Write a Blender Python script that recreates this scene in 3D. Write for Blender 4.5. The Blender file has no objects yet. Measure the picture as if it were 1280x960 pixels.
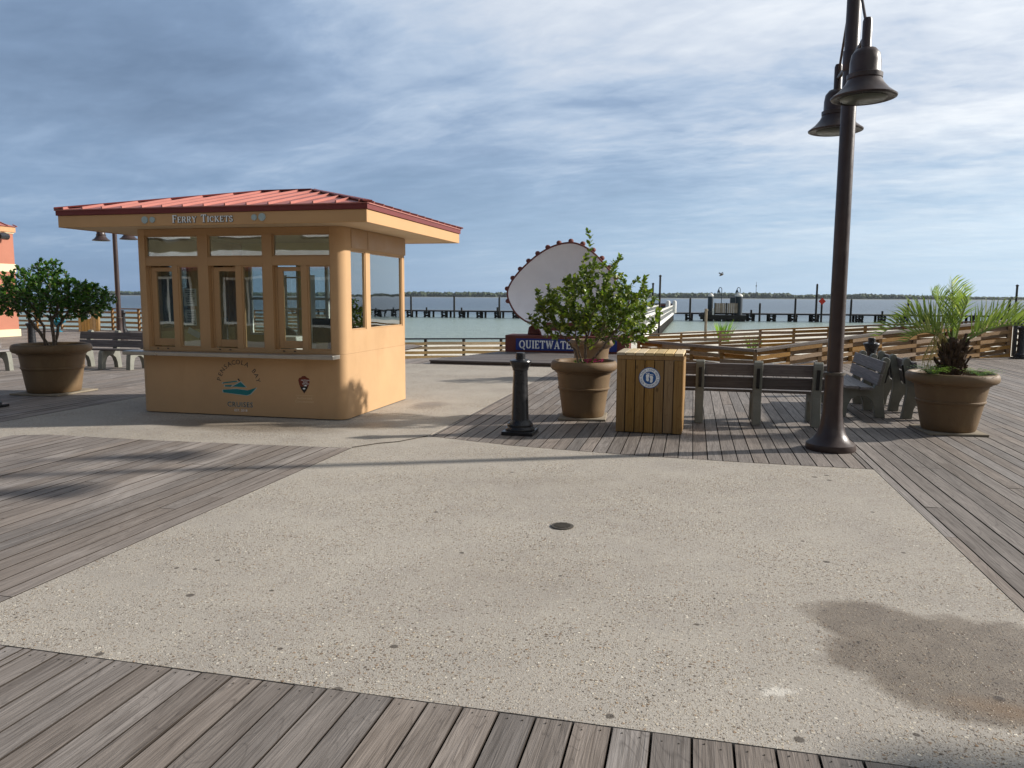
import bpy, math, random
import numpy as np
from mathutils import Vector, Matrix
random.seed(7)
rng = np.random.default_rng(7)
R = math.radians
PI = math.pi
scene = bpy.context.scene
COL = scene.collection

# ------------------------------------------------------------------ helpers
def lin(h):
    h = h.lstrip('#')
    o = []
    for i in (0, 2, 4):
        c = int(h[i:i+2], 16) / 255
        o.append(c / 12.92 if c <= 0.04045 else ((c + 0.055) / 1.055) ** 2.4)
    return (o[0], o[1], o[2], 1.0)

class MB:
    """collects shapes; build() links them as ONE mesh object"""
    def __init__(s):
        s.v = []; s.f = []; s.mi = []; s.cur = 0; s.M = Matrix.Identity(4); s.col = []; s.c = 0.5
    def add(s, vs, fs):
        b = len(s.v)
        for p in vs:
            s.v.append(tuple(s.M @ Vector(p)))
        for f in fs:
            s.f.append(tuple(b + i for i in f)); s.mi.append(s.cur); s.col.append(s.c)
        return s
    def box(s, a, b):
        x0, y0, z0 = [min(p, q) for p, q in zip(a, b)]; x1, y1, z1 = [max(p, q) for p, q in zip(a, b)]
        vs = [(x0,y0,z0),(x1,y0,z0),(x1,y1,z0),(x0,y1,z0),(x0,y0,z1),(x1,y0,z1),(x1,y1,z1),(x0,y1,z1)]
        return s.add(vs, [(0,3,2,1),(4,5,6,7),(0,1,5,4),(1,2,6,5),(2,3,7,6),(3,0,4,7)])
    def bar(s, p, q, w, h, up=(0,0,1)):
        """rectangular bar from p to q, w wide (sideways), h tall"""
        p = Vector(p); q = Vector(q); d = (q - p).normalized(); u = Vector(up)
        r = d.cross(u)
        if r.length < 1e-4: r = Vector((1,0,0))
        r.normalize(); u = r.cross(d).normalized()
        vs = []
        for e in (p, q):
            for a, b in ((-1,-1),(1,-1),(1,1),(-1,1)):
                vs.append(tuple(e + r*a*w/2 + u*b*h/2))
        return s.add(vs, [(0,1,2,3),(7,6,5,4),(0,4,5,1),(1,5,6,2),(2,6,7,3),(3,7,4,0)])
    def tube(s, pts, rad, n=8, caps=True):
        pts = [Vector(p) for p in pts]
        if not isinstance(rad, (list, tuple)): rad = [rad]*len(pts)
        vs = []; fs = []
        ref = None
        for i, p in enumerate(pts):
            d = (pts[min(i+1, len(pts)-1)] - pts[max(i-1, 0)]).normalized()
            if ref is None:
                ref = d.orthogonal().normalized()
            ref = (ref - d*ref.dot(d))
            if ref.length < 1e-5: ref = d.orthogonal()
            ref.normalize(); b = d.cross(ref)
            for k in range(n):
                a = 2*PI*k/n
                vs.append(tuple(p + (ref*math.cos(a) + b*math.sin(a))*rad[i]))
        for i in range(len(pts)-1):
            for k in range(n):
                k2 = (k+1) % n
                fs.append((i*n+k, i*n+k2, (i+1)*n+k2, (i+1)*n+k))
        if caps:
            fs.append(tuple(range(n-1, -1, -1))); fs.append(tuple((len(pts)-1)*n + k for k in range(n)))
        return s.add(vs, fs)
    def lathe(s, prof, n=32, c=(0,0,0)):
        """prof: (r, z) from bottom to top"""
        vs = []; fs = []
        for r, z in prof:
            for k in range(n):
                a = 2*PI*k/n
                vs.append((c[0]+r*math.cos(a), c[1]+r*math.sin(a), c[2]+z))
        for i in range(len(prof)-1):
            for k in range(n):
                k2 = (k+1) % n
                fs.append((i*n+k, i*n+k2, (i+1)*n+k2, (i+1)*n+k))
        fs.append(tuple(range(n-1, -1, -1))); fs.append(tuple((len(prof)-1)*n + k for k in range(n)))
        return s.add(vs, fs)
    def prism(s, poly, d0, d1, ax='z'):
        """extrude a 2D outline along an axis; ax x: (y,z), y: (x,z), z: (x,y)"""
        def P(a, b, d):
            return {'x': (d, a, b), 'y': (a, d, b), 'z': (a, b, d)}[ax]
        n = len(poly)
        vs = [P(a, b, d0) for a, b in poly] + [P(a, b, d1) for a, b in poly]
        fs = [tuple(range(n-1, -1, -1)), tuple(range(n, 2*n))]
        for i in range(n):
            j = (i+1) % n
            fs.append((i, j, n+j, n+i))
        return s.add(vs, fs)
    def sphere(s, c, r, nu=12, nv=8, sc=(1,1,1)):
        prof = []
        vs = []; fs = []
        for i in range(nv+1):
            t = PI*i/nv
            for k in range(nu):
                a = 2*PI*k/nu
                vs.append((c[0]+r*sc[0]*math.sin(t)*math.cos(a), c[1]+r*sc[1]*math.sin(t)*math.sin(a), c[2]-r*sc[2]*math.cos(t)))
        for i in range(nv):
            for k in range(nu):
                k2 = (k+1) % nu
                fs.append((i*nu+k, i*nu+k2, (i+1)*nu+k2, (i+1)*nu+k))
        return s.add(vs, fs)
    def build(s, name, mats, parent=None, off=None, smooth=None, bevel=None):
        me = bpy.data.meshes.new(name)
        vs = s.v if off is None else [(a-off[0], b-off[1], c-off[2]) for a, b, c in s.v]
        me.from_pydata(vs, [], s.f)
        if not isinstance(mats, (list, tuple)): mats = [mats]
        for m in mats: me.materials.append(m)
        if len(mats) > 1: me.polygons.foreach_set('material_index', s.mi)
        at = me.attributes.new('rnd', 'FLOAT', 'FACE')
        at.data.foreach_set('value', [float(x) for x in s.col])
        me.validate(); 
        import bmesh
        bm = bmesh.new(); bm.from_mesh(me)
        if smooth is None or bevel: 
            pass
        bmesh.ops.recalc_face_normals(bm, faces=bm.faces) if len(bm.faces) < 60000 and not getattr(s, 'keepn', False) else None
        bm.to_mesh(me); bm.free()
        if smooth is not None:
            me.polygons.foreach_set('use_smooth', [True]*len(me.polygons))
            me.set_sharp_from_angle(angle=R(smooth))
        me.update()
        o = bpy.data.objects.new(name, me); COL.objects.link(o)
        if parent: o.parent = parent
        if bevel:
            b = o.modifiers.new('bevel', 'BEVEL'); b.width = bevel; b.segments = 2; b.limit_method = 'ANGLE'
        return o

def tag(o, label, cat, group=None):
    o['label'] = label; o['category'] = cat
    if group: o['group'] = group
    return o
def thing(name, loc, label, cat, group=None, rz=0):
    o = bpy.data.objects.new(name, None); COL.objects.link(o)
    o.location = loc; o.rotation_euler = (0, 0, rz); o.empty_display_size = 0.2
    return tag(o, label, cat, group)
def struct(o): o['kind'] = 'structure'; return o
def copy_tree(o, parent=None):
    c = o.copy(); COL.objects.link(c)
    if parent: c.parent = parent
    for ch in list(o.children): copy_tree(ch, c)
    return c
def place(o, loc, label, rz=0, group=None, scale=None):
    o.location = loc; o.rotation_euler = (0, 0, rz); o['label'] = label
    if group: o['group'] = group
    if scale: o.scale = scale
    return o

_font_cache = {}
def text_geo(st, size, spacing=1.0):
    key = (st, size, spacing)
    if key in _font_cache: return _font_cache[key]
    cu = bpy.data.curves.new('txt', 'FONT'); cu.body = st; cu.size = size; cu.align_x = 'CENTER'; cu.resolution_u = 2
    cu.space_character = spacing
    o = bpy.data.objects.new('txt', cu); COL.objects.link(o)
    dg = bpy.context.evaluated_depsgraph_get()
    me = bpy.data.meshes.new_from_object(o.evaluated_get(dg))
    vs = [tuple(v.co) for v in me.vertices]; fs = [tuple(p.vertices) for p in me.polygons]
    bpy.data.objects.remove(o); bpy.data.curves.remove(cu); bpy.data.meshes.remove(me)
    _font_cache[key] = (vs, fs)
    return vs, fs
def put_text(mb, st, size, x, z, y, rot=0.0, spacing=1.0):
    """flat lettering on a wall that faces -Y; rot in radians in the wall plane"""
    vs, fs = text_geo(st, size, spacing)
    c, s_ = math.cos(rot), math.sin(rot)
    mb.add([(x + a*c - b*s_, y, z + a*s_ + b*c) for a, b, _ in vs], fs)
def arc_text(mb, st, size, cx, cz, y, rad, a0, a1, inward=False):
    n = len(st)
    for i, ch in enumerate(st):
        if ch == ' ': continue
        a = a0 + (a1-a0)*i/(n-1)
        put_text(mb, ch, size, cx + rad*math.cos(a), cz + rad*math.sin(a), y, a - PI/2 + (PI if inward else 0))

# serif capitals drawn with thick and thin strokes: (x0,y0,x1,y1,width) and arcs
T, t_ = 0.19, 0.09
SER = {
 'F': (0.62, [(.14,0,.14,1,T),(.0,.035,.30,.035,t_),(0,.965,.62,.965,t_),(.58,.99,.58,.78,t_),(.14,.52,.45,.52,t_),(.45,.62,.45,.42,t_)]),
 'E': (0.66, [(.14,0,.14,1,T),(0,.035,.64,.035,t_),(0,.965,.62,.965,t_),(.59,.99,.59,.78,t_),(.61,.0,.61,.24,t_),(.14,.52,.45,.52,t_),(.45,.62,.45,.42,t_)]),
 'R': (0.78, [(.14,0,.14,1,T),(0,.035,.30,.035,t_),(0,.965,.4,.965,t_),'arc .38 .74 .22 .24 -90 90',(.14,.50,.40,.50,t_),(.36,.5,.68,.0,T*.9),(.58,.035,.80,.035,t_)]),
 'Y': (0.80, [(.40,0,.40,.48,T),(.26,.035,.54,.035,t_),(.40,.45,.12,.97,T),(.40,.45,.68,.97,t_),(0,.965,.24,.965,t_),(.56,.965,.80,.965,t_)]),
 'T': (0.74, [(.37,0,.37,1,T),(.23,.035,.51,.035,t_),(0,.965,.74,.965,t_),(.03,.99,.03,.76,t_),(.71,.99,.71,.76,t_)]),
 'I': (0.30, [(.15,0,.15,1,T),(.0,.035,.30,.035,t_),(0,.965,.30,.965,t_)]),
 'C': (0.76, ['arc .42 .5 .34 .46 50 310',(.66,.86,.68,.66,t_)]),
 'K': (0.80, [(.14,0,.14,1,T),(0,.035,.28,.035,t_),(0,.965,.28,.965,t_),(.16,.42,.64,.97,t_),(.30,.56,.68,.02,T),(.56,.035,.80,.035,t_),(.5,.965,.74,.965,t_)]),
 'S': (0.58, ['arc .28 .74 .20 .23 20 270','arc .29 .26 .21 .24 -160 90',(.49,.93,.49,.74,t_),(.06,.26,.06,.05,t_)]),
 'Q': (0.90, ['arc .45 .5 .37 .46 0 360',(.46,.14,.84,-.18,T*.8)]),
 'U': (0.84, [(.16,.28,.16,1,T),(.68,.28,.68,1,t_),'arc .42 .30 .26 .27 180 360',(0,.965,.32,.965,t_),(.56,.965,.82,.965,t_)]),
 'W': (1.14, [(.12,1,.34,.0,T),(.34,.0,.56,.95,t_),(.56,1,.80,.0,T),(.80,.0,1.02,.97,t_),(0,.965,.26,.965,t_),(.44,.965,.68,.965,t_),(.9,.965,1.14,.965,t_)]),
 'A': (0.84, [(.10,.0,.40,.98,t_),(.40,1,.70,.0,T),(.2,.34,.58,.34,t_),(0,.035,.22,.035,t_),(.56,.035,.84,.035,t_)]),
}
def serif(mb, st, h, x, z, y, fat=0.0, gap=0.14, small=0.78, stretch=1.0, width=None):
    """small-capital serif lettering, left end at x; characters after the first of a word are small capitals"""
    tot = 0
    items = []
    first = True
    for ch in st:
        if ch == ' ': tot += .55; first = True; continue
        k = 1.0 if first else small
        if small == 1: k = 1.0
        items.append((ch, tot, k)); tot += (SER[ch][0] + gap)*k
        first = False
    sx = h*stretch if width is None else width/(tot-gap)
    for ch, ox, k in items:
        for st_ in SER[ch][1]:
            if isinstance(st_, str):
                _, cx, cy, rx, ry, a0, a1 = st_.split(); cx, cy, rx, ry, a0, a1 = map(float, (cx, cy, rx, ry, a0, a1))
                n = 14; out = []; inn = []
                for i in range(n+1):
                    a = R(a0 + (a1-a0)*i/n); w = (t_ + (T-t_)*abs(math.cos(a)))/2 + fat
                    out.append((cx + (rx+w)*math.cos(a), cy + (ry+w)*math.sin(a)))
                    inn.append((cx + (rx-w)*math.cos(a), cy + (ry-w)*math.sin(a)))
                for i in range(n):
                    q = [out[i], out[i+1], inn[i+1], inn[i]]
                    mb.add([(x + (ox + a*k)*sx, y, z + b*k*h) for a, b in q], [(0,1,2,3)])
            else:
                x0, y0, x1, y1, w = st_
                d = Vector((x1-x0, y1-y0)).normalized(); nx, ny = -d.y*(w/2+fat), d.x*(w/2+fat)
                x0 -= d.x*fat; x1 += d.x*fat; y0 -= d.y*fat; y1 += d.y*fat
                q = [(x0+nx,y0+ny),(x1+nx,y1+ny),(x1-nx,y1-ny),(x0-nx,y0-ny)]
                mb.add([(x + (ox + a*k)*sx, y - (0.0003 if abs(y1-y0) > abs(x1-x0) else 0), z + b*k*h) for a, b in q], [(0,1,2,3)])

# ------------------------------------------------------------------ materials
class NT:
    def __init__(s, nt): s.nt = nt; nt.nodes.clear()
    def n(s, typ, ins=None, **props):
        nd = s.nt.nodes.new('ShaderNode' + typ)
        for k, v in props.items(): setattr(nd, k, v)
        for k, v in (ins or {}).items():
            if isinstance(v, bpy.types.NodeSocket): s.nt.links.new(v, nd.inputs[k])
            else: nd.inputs[k].default_value = v
        return nd
    def math(s, op, a, b=0.0, c=None, clamp=False):
        nd = s.nt.nodes.new('ShaderNodeMath'); nd.operation = op; nd.use_clamp = clamp
        for i, v in enumerate((a, b) if c is None else (a, b, c)):
            if isinstance(v, bpy.types.NodeSocket): s.nt.links.new(v, nd.inputs[i])
            else: nd.inputs[i].default_value = v
        return nd.outputs[0]
    def ramp(s, fac, stops, interp='LINEAR'):
        nd = s.nt.nodes.new('ShaderNodeValToRGB'); s.nt.links.new(fac, nd.inputs[0]); cr = nd.color_ramp; cr.interpolation = interp
        while len(cr.elements) < len(stops): cr.elements.new(0.5)
        for e, (p, c) in zip(cr.elements, stops):
            e.position = p; e.color = c if len(c) == 4 else (*c, 1) if len(c) == 3 else c
        return nd.outputs['Color']
    def mix(s, fac, a, b, mode='MIX'):
        nd = s.nt.nodes.new('ShaderNodeMix'); nd.data_type = 'RGBA'; nd.blend_type = mode
        for k, v in ((0, fac), (6, a), (7, b)):
            if isinstance(v, bpy.types.NodeSocket): s.nt.links.new(v, nd.inputs[k])
            else: nd.inputs[k].default_value = v
        return nd.outputs[2]
    def rng(s, v, a, b, c=0.0, d=1.0):
        nd = s.n('MapRange', {0: v, 1: a, 2: b, 3: c, 4: d}); nd.clamp = True
        return nd.outputs[0]
    def coord(s, scale=(1,1,1), rot=(0,0,0), loc=(0,0,0), kind='Object'):
        tc = s.n('TexCoord'); mp = s.n('Mapping', {0: tc.outputs[kind], 1: loc, 2: rot, 3: scale})
        return mp.outputs[0]
    def noise(s, vec, scale, detail=4, rough=.55, dist=0.0):
        return s.n('TexNoise', {'Vector': vec, 'Scale': scale, 'Detail': detail, 'Roughness': rough, 'Distortion': dist}).outputs['Fac']
    def bump(s, h, dist=0.01, strength=1.0, normal=None):
        nd = s.n('Bump', {'Height': h, 'Distance': dist, 'Strength': strength})
        if normal is not None: s.nt.links.new(normal, nd.inputs['Normal'])
        return nd.outputs[0]
    def out(s, shader, vol=None):
        o = s.n('OutputMaterial')
        if shader is not None: s.nt.links.new(shader, o.inputs[0])
        if vol is not None: s.nt.links.new(vol, o.inputs[1])
    def bsdf(s, **k):
        names = {'base': 'Base Color', 'rough': 'Roughness', 'metal': 'Metallic', 'normal': 'Normal', 'spec': 'Specular IOR Level', 'ior': 'IOR', 'coat': 'Coat Weight'}
        nd = s.n('BsdfPrincipled', {names.get(a, a): b for a, b in k.items()})
        return nd.outputs[0]
def newmat(name):
    m = bpy.data.materials.new(name); m.use_nodes = True
    return m, NT(m.node_tree)
def simple(name, col, rough=.6, metal=0.0, var=.12, vscale=6.0, bump=.002, bscale=60.0, spec=.5, dirt=None, dscale=2.0):
    m, t = newmat(name)
    c = t.coord()
    f = t.noise(c, vscale, 5, .6)
    base = t.mix(t.rng(f, .3, .7), tuple(x*(1-var) for x in col[:3])+(1,), tuple(min(1, x*(1+var)) for x in col[:3])+(1,))
    if dirt:
        g = t.noise(t.coord((1,1,.35)), dscale, 6, .65)
        base = t.mix(t.rng(g, .52, .75, 0, .6), base, dirt)
    r = t.rng(t.noise(c, vscale*2.3, 4), .3, .7, max(0, rough-.08), min(1, rough+.1))
    b = t.bump(t.noise(c, bscale, 3), bump)
    t.out(t.bsdf(base=base, rough=r, metal=metal, normal=b, spec=spec))
    return m
def wood(name, c1, c2, c3, axis='y', scale=1.0, rough=.75, knots=False, attr=True, grain=1.0, var=1.0):
    """grain runs along the given local axis; every face carries a random number per board in 'rnd'"""
    m, t = newmat(name)
    at = t.n('Attribute', attribute_name='rnd').outputs['Fac']
    tc = t.n('TexCoord').outputs['Object']
    # shift every board to its own place in the pattern
    sh = t.n('CombineXYZ', {0: t.math('MULTIPLY', at, 37.0), 1: t.math('MULTIPLY', at, 91.0), 2: t.math('MULTIPLY', at, 53.0)}).outputs[0]
    v = t.n('VectorMath', {0: tc, 1: sh}, operation='ADD').outputs[0]
    long = {'x': (1.2, 26, 26), 'y': (26, 1.2, 26), 'z': (26, 26, 1.2)}[axis]
    long = tuple(a*scale for a in long)
    fine = tuple(a*(6 if a > 5*scale else 2.2) for a in long)
    g1 = t.noise(t.n('Mapping', {0: v, 3: long}).outputs[0], 1.0, 5, .62, 1.2)
    g2 = t.noise(t.n('Mapping', {0: v, 3: fine}).outputs[0], 1.0, 3, .6, .3)
    # cathedral figure
    lw = {'x': (.7, 5, 5), 'y': (5, .7, 5), 'z': (5, 5, .7)}[axis]
    w = t.noise(t.n('Mapping', {0: v, 3: tuple(a*scale for a in lw)}).outputs[0], 1.0, 2, .5, .6)
    ring = t.math('ABSOLUTE', t.math('SINE', t.math('MULTIPLY', w, 60.0)))
    base = t.mix(t.rng(g1, .3, .72), c1, c2)
    base = t.mix(t.math('MULTIPLY', t.rng(ring, .0, .35, 1, 0), .38*grain), base, c3)
    base = t.mix(t.math('MULTIPLY', t.rng(g2, .50, .70), .55*grain), base, c3)
    hs = t.n('HueSaturation', {'Color': base, 'Value': t.rng(at, 0, 1, 1-.26*var, 1+.22*var), 'Saturation': t.rng(t.math('FRACT', t.math('MULTIPLY', at, 7.31)), 0, 1, 1-.3*var, 1+.25*var)}).outputs[0]
    if knots:
        vo = t.n('TexVoronoi', {'Vector': t.n('Mapping', {0: v, 3: (1.6 if axis != 'x' else .9,)*2 + (.9 if axis == 'z' else 1.6,)}).outputs[0], 'Scale': 3.0}).outputs['Distance']
        hs = t.mix(t.rng(vo, .04, .10, .75, 0), hs, tuple(x*.3 for x in c1[:3])+(1,))
    h = t.math('ADD', t.math('MULTIPLY', g1, .7), t.math('MULTIPLY', g2, .4))
    t.out(t.bsdf(base=hs, rough=t.rng(g2, .3, .7, rough-.1, rough+.12), normal=t.bump(h, .004*grain), spec=.35))
    return m, t

M = {}
# ---- the boardwalk planks
M['deck'], _t = wood('weathered_deck', lin('#625a53'), lin('#928981'), lin('#3c3530'), 'y', 1.0, .74, grain=1.25, var=1.0)
# the left part of the deck is roughened and greyer, with broad worn streaks
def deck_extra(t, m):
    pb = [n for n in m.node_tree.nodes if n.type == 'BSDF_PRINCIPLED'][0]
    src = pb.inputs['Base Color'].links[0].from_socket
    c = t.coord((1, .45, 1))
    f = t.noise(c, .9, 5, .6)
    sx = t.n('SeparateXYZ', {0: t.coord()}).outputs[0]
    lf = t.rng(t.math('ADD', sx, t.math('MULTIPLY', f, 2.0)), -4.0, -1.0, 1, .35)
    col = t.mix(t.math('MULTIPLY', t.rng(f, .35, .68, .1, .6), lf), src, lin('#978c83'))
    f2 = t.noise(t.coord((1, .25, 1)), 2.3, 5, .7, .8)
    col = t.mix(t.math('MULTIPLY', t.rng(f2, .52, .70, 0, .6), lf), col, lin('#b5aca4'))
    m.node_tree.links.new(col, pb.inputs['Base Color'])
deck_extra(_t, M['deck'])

def ellipse_mask(t, cx, cy, rx, ry, rot, soft=.25, nscale=1.6, namp=.35, bias=0.0):
    tc = t.n('TexCoord').outputs['Object']
    v = t.n('VectorMath', {0: tc, 1: (cx, cy, 0)}, operation='SUBTRACT').outputs[0]
    v = t.n('Mapping', {0: v, 2: (0, 0, -rot)}).outputs[0]
    v = t.n('Mapping', {0: v, 3: (1/rx, 1/ry, 0)}).outputs[0]
    d = t.n('VectorMath', {0: v}, operation='LENGTH').outputs['Value']
    nz = t.noise(t.coord(), nscale, 4, .6)
    d = t.math('ADD', d, t.math('MULTIPLY', t.math('SUBTRACT', nz, .5), namp*2))
    return t.rng(d, 1-soft, 1.0, 1, 0)

SPOTS = [(-1.33, 3.22, 0.017), (-0.27, 2.86, 0.016), (0.44, 2.87, 0.018), (0.34, 3.22, 0.015), (-1.41, 4.57, 0.014), (-2.66, 3.53, 0.02), (-2.62, 2.82, 0.017), (0.87, 4.97, 0.018), (1.39, 5.28, 0.012), (-1.84, 3.07, 0.012), (-1.12, 4.5, 0.01), (-1.88, 5.42, 0.016), (-2.85, 4.06, 0.014), (-2.89, 3.89, 0.012), (-3.01, 3.88, 0.013), (-2.26, 3.7, 0.012), (0.78, 5.37, 0.012), (-1.41, 2.79, 0.02), (1.29, 3.38, 0.02), (0.88, 3.01, 0.012), (0.07, 3.82, 0.012), (-1.62, 6.87, 0.016), (1.15, 7.39, 0.022), (1.26, 7.29, 0.02), (1.27, 7.49, 0.02), (-0.72, 4.32, 0.01), (-0.4, 6.56, 0.012), (0.25, 5.96, 0.012), (1.41, 6.26, 0.014)]
def concrete_mat():
    m, t = newmat('exposed_aggregate_concrete')
    c = t.coord()
    big = t.noise(c, .55, 5, .6); mid = t.noise(c, 2.6, 5, .6); fine = t.noise(c, 60, 3, .6)
    base = t.mix(t.rng(big, .35, .65), lin('#a09990'), lin('#b4ada2'))
    base = t.mix(t.rng(mid, .35, .7, 0, .45), base, lin('#bdb5a7'))
    base = t.mix(t.rng(fine, .35, .65, 0, .35), base, lin('#877f74'))
    bump_h = t.math('MULTIPLY', fine, .3)
    patches = t.rng(t.noise(c, 1.15, 4, .6), .36, .60, .40, 1.0)
    for sc, thr, amt in ((160, .36, .85), (95, .46, .9), (48, .70, .92)):
        vo = t.n('TexVoronoi', {'Vector': c, 'Scale': float(sc), 'Randomness': 1.0})
        sep = t.n('SeparateColor', {0: vo.outputs['Color']})
        on = t.math('MULTIPLY', t.rng(sep.outputs[0], thr, thr+.04), t.rng(vo.outputs['Distance'], .30, .42, 1, 0))
        on = t.math('MULTIPLY', on, patches)
        pc = t.ramp(sep.outputs[1], [(0, lin('#4d443b')), (.25, lin('#6f5f4c')), (.42, lin('#8d6f50')), (.55, lin('#a9967b')), (.72, lin('#c9bda6')), (.88, lin('#e4ddcd')), (1, lin('#7d746b'))])
        base = t.mix(t.math('MULTIPLY', on, amt), base, pc)
        bump_h = t.math('ADD', bump_h, t.math('MULTIPLY', on, .6))
    # tiny pits
    vo = t.n('TexVoronoi', {'Vector': c, 'Scale': 30.0}); sep = t.n('SeparateColor', {0: vo.outputs['Color']})
    pit = t.math('MULTIPLY', t.rng(sep.outputs[0], .86, .88), t.rng(vo.outputs['Distance'], .14, .2, 1, 0))
    base = t.mix(t.math('MULTIPLY', pit, .8), base, lin('#3a332c'))
    # old gum spots and bits of leaf trodden flat
    tcg = t.n('TexCoord').outputs['Object']; gum = None
    for gx, gy, gr in SPOTS:
        dd = t.n('VectorMath', {0: tcg, 1: (gx, gy, .003)}, operation='DISTANCE').outputs['Value']
        one = t.rng(dd, gr*1.0, gr*1.35, 1, 0)
        gum = one if gum is None else t.math('MAXIMUM', gum, one)
    base = t.mix(t.math('MULTIPLY', gum, .8), base, lin('#453d36'))
    # damp patches with their own outlines
    wet = ellipse_mask(t, 1.34, 3.70, .72, .57, R(8), .16, 3.6, .34)
    wet = t.math('MAXIMUM', wet, ellipse_mask(t, 1.02, 4.0, .50, .30, R(-32), .22, 3.4, .30))
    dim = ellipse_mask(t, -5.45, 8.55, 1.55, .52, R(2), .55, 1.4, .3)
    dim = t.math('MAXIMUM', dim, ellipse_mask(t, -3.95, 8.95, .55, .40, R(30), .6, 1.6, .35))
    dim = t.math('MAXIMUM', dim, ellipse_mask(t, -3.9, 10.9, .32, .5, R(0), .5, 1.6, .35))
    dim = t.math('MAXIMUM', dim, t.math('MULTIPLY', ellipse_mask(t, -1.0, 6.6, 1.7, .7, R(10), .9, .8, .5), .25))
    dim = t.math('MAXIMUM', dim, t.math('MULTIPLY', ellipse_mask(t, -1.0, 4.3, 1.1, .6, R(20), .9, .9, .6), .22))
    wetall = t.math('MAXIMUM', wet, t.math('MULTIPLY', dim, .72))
    wn = t.noise(c, 7.0, 5, .65)
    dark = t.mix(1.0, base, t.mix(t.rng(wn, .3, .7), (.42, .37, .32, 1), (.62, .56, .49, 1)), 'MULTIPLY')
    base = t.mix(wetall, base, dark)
    rust = ellipse_mask(t, 1.32, 3.28, .30, .12, R(-12), .8, 3.0, .5)
    base = t.mix(t.math('MULTIPLY', rust, .4), base, lin('#7d5a2c'))
    white = ellipse_mask(t, .40, 3.22, .085, .05, R(20), .5, 22, 1.5)
    base = t.mix(t.math('MULTIPLY', white, .7), base, lin('#d8d2c6'))
    t.out(t.bsdf(base=base, rough=t.rng(wetall, 0, 1, .88, .42), normal=t.bump(bump_h, .004), spec=.35))
    return m
M['concrete'] = concrete_mat()
M['stucco'] = simple('tan_painted_stucco', lin('#bf9b73'), .8, 0, .06, 1.4, .0022, 120, .3, dirt=lin('#ab875f'), dscale=1.3)
M['frame'] = simple('tan_painted_metal', lin('#b08c63'), .5, 0, .04, 2.0, .0005, 80, .4)
M['fascia'] = simple('tan_fascia', lin('#c2996b'), .6, 0, .04, 1.4, .0006, 80, .4)
M['soffit'] = simple('cream_soffit', lin('#cfb796'), .75, 0, .05, 1.4, .0006, 80, .3)
M['redroof'] = simple('red_metal_roof', lin('#a8695e'), .5, 0, .10, 1.5, .0004, 40, .5)
M['redtrim'] = simple('maroon_trim', lin('#702f2b'), .5, 0, .08, 2.0, .0004, 40, .4)
M['steel'] = simple('stainless_steel', lin('#b5b0a6'), .34, .9, .08, 5, .0003, 90)
M['inside'] = simple('interior_paint', lin('#e2d09a'), .8, 0, .06, 1.0, .0004, 60, .3)
M['whitepaint'] = simple('white_paint', lin('#d9d8d2'), .6, 0, .05, 3, .0006, 60, .4)
M['paper'] = simple('white_paper', lin('#dcdcd6'), .8, 0, .04, 8, .0002, 60, .2)
M['darkplastic'] = simple('black_plastic', lin('#1b1b1d'), .45, 0, .2, 8, .0005, 60, .5)
M['black'] = simple('black_gloss_paint', lin('#1d1d20'), .32, 0, .25, 9, .0012, 40, .5, dirt=lin('#2b2a2a'), dscale=4)
M['bronze'] = simple('dark_bronze_paint', lin('#3b2d29'), .38, 0, .15, 5, .0008, 60, .5, dirt=lin('#54443c'), dscale=3)
M['lens'] = simple('frosted_lens', lin('#4d534a'), .35, 0, .06, 8, .0003, 40, .5)
M['planter'] = simple('brown_planter', lin('#735d43'), .62, 0, .10, 3.0, .002, 45, .35, dirt=lin('#857252'), dscale=3)
M['soil'] = simple('dark_soil', lin('#3d3026'), .95, 0, .4, 18, .02, 40, .1)
M['mulch'] = simple('tan_mulch', lin('#8d7350'), .95, 0, .4, 18, .02, 40, .1)
M['slab'] = simple('stained_paver', lin('#8c8272'), .9, 0, .2, 5, .004, 30, .2)
M['gconc'] = simple('grey_cast_concrete', lin('#83837a'), .8, 0, .14, 5, .003, 60, .3, dirt=lin('#6a6a5f'), dscale=3)
M['benchdark'], _ = wood('dark_bench_board', lin('#59524f'), lin('#787270'), lin('#403a39'), 'x', .8, .6, grain=.7)
M['benchgrey'], _ = wood('grey_bench_board', lin('#6d6867'), lin('#8d8885'), lin('#4d4848'), 'x', .8, .65, grain=1.0)
M['pine'], _ = wood('pressure_treated_pine', lin('#8c6c40'), lin('#a07f52'), lin('#644829'), 'z', .8, .7, knots=True, grain=.8, var=.45)
M['pinetop'], _ = wood('pale_pine_top', lin('#c3ac84'), lin('#d6c29c'), lin('#a38a60'), 'y', .8, .7, grain=.6)  # paler boards than the side slats, for the bin lid
M['fencewood'], _ = wood('brown_fence_board', lin('#866743'), lin('#a1825a'), lin('#5c4326'), 'x', .7, .75, grain=.9)
M['palefence'], _ = wood('pale_fence_board', lin('#a58b62'), lin('#bfa67c'), lin('#7c6545'), 'x', .7, .75, grain=.7)
M['greyrail'], _ = wood('grey_handrail', lin('#6a615a'), lin('#8c837b'), lin('#4a423c'), 'x', .7, .7, grain=.7)
M['pierwood'] = simple('dark_pier_timber', lin('#33322f'), .85, 0, .3, .8, .01, 8, .2)
M['piertop'] = simple('grey_pier_deck', lin('#77777a'), .8, 0, .2, .8, .01, 8, .2)
M['blueplate'] = simple('blue_sign_face', lin('#22377f'), .5, 0, .05, 3, .0003, 60, .4)
M['letterwhite'] = simple('white_letter', lin('#f2f4f2'), .5, 0, .02, 3, .0002, 60, .4)
M['letterdark'] = simple('dark_teal_letter', lin('#1e3033'), .5, 0, .04, 3, .0002, 60, .4)
M['teal'] = simple('teal_paint', lin('#127377'), .5, 0, .06, 4, .0002, 60, .4)
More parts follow.
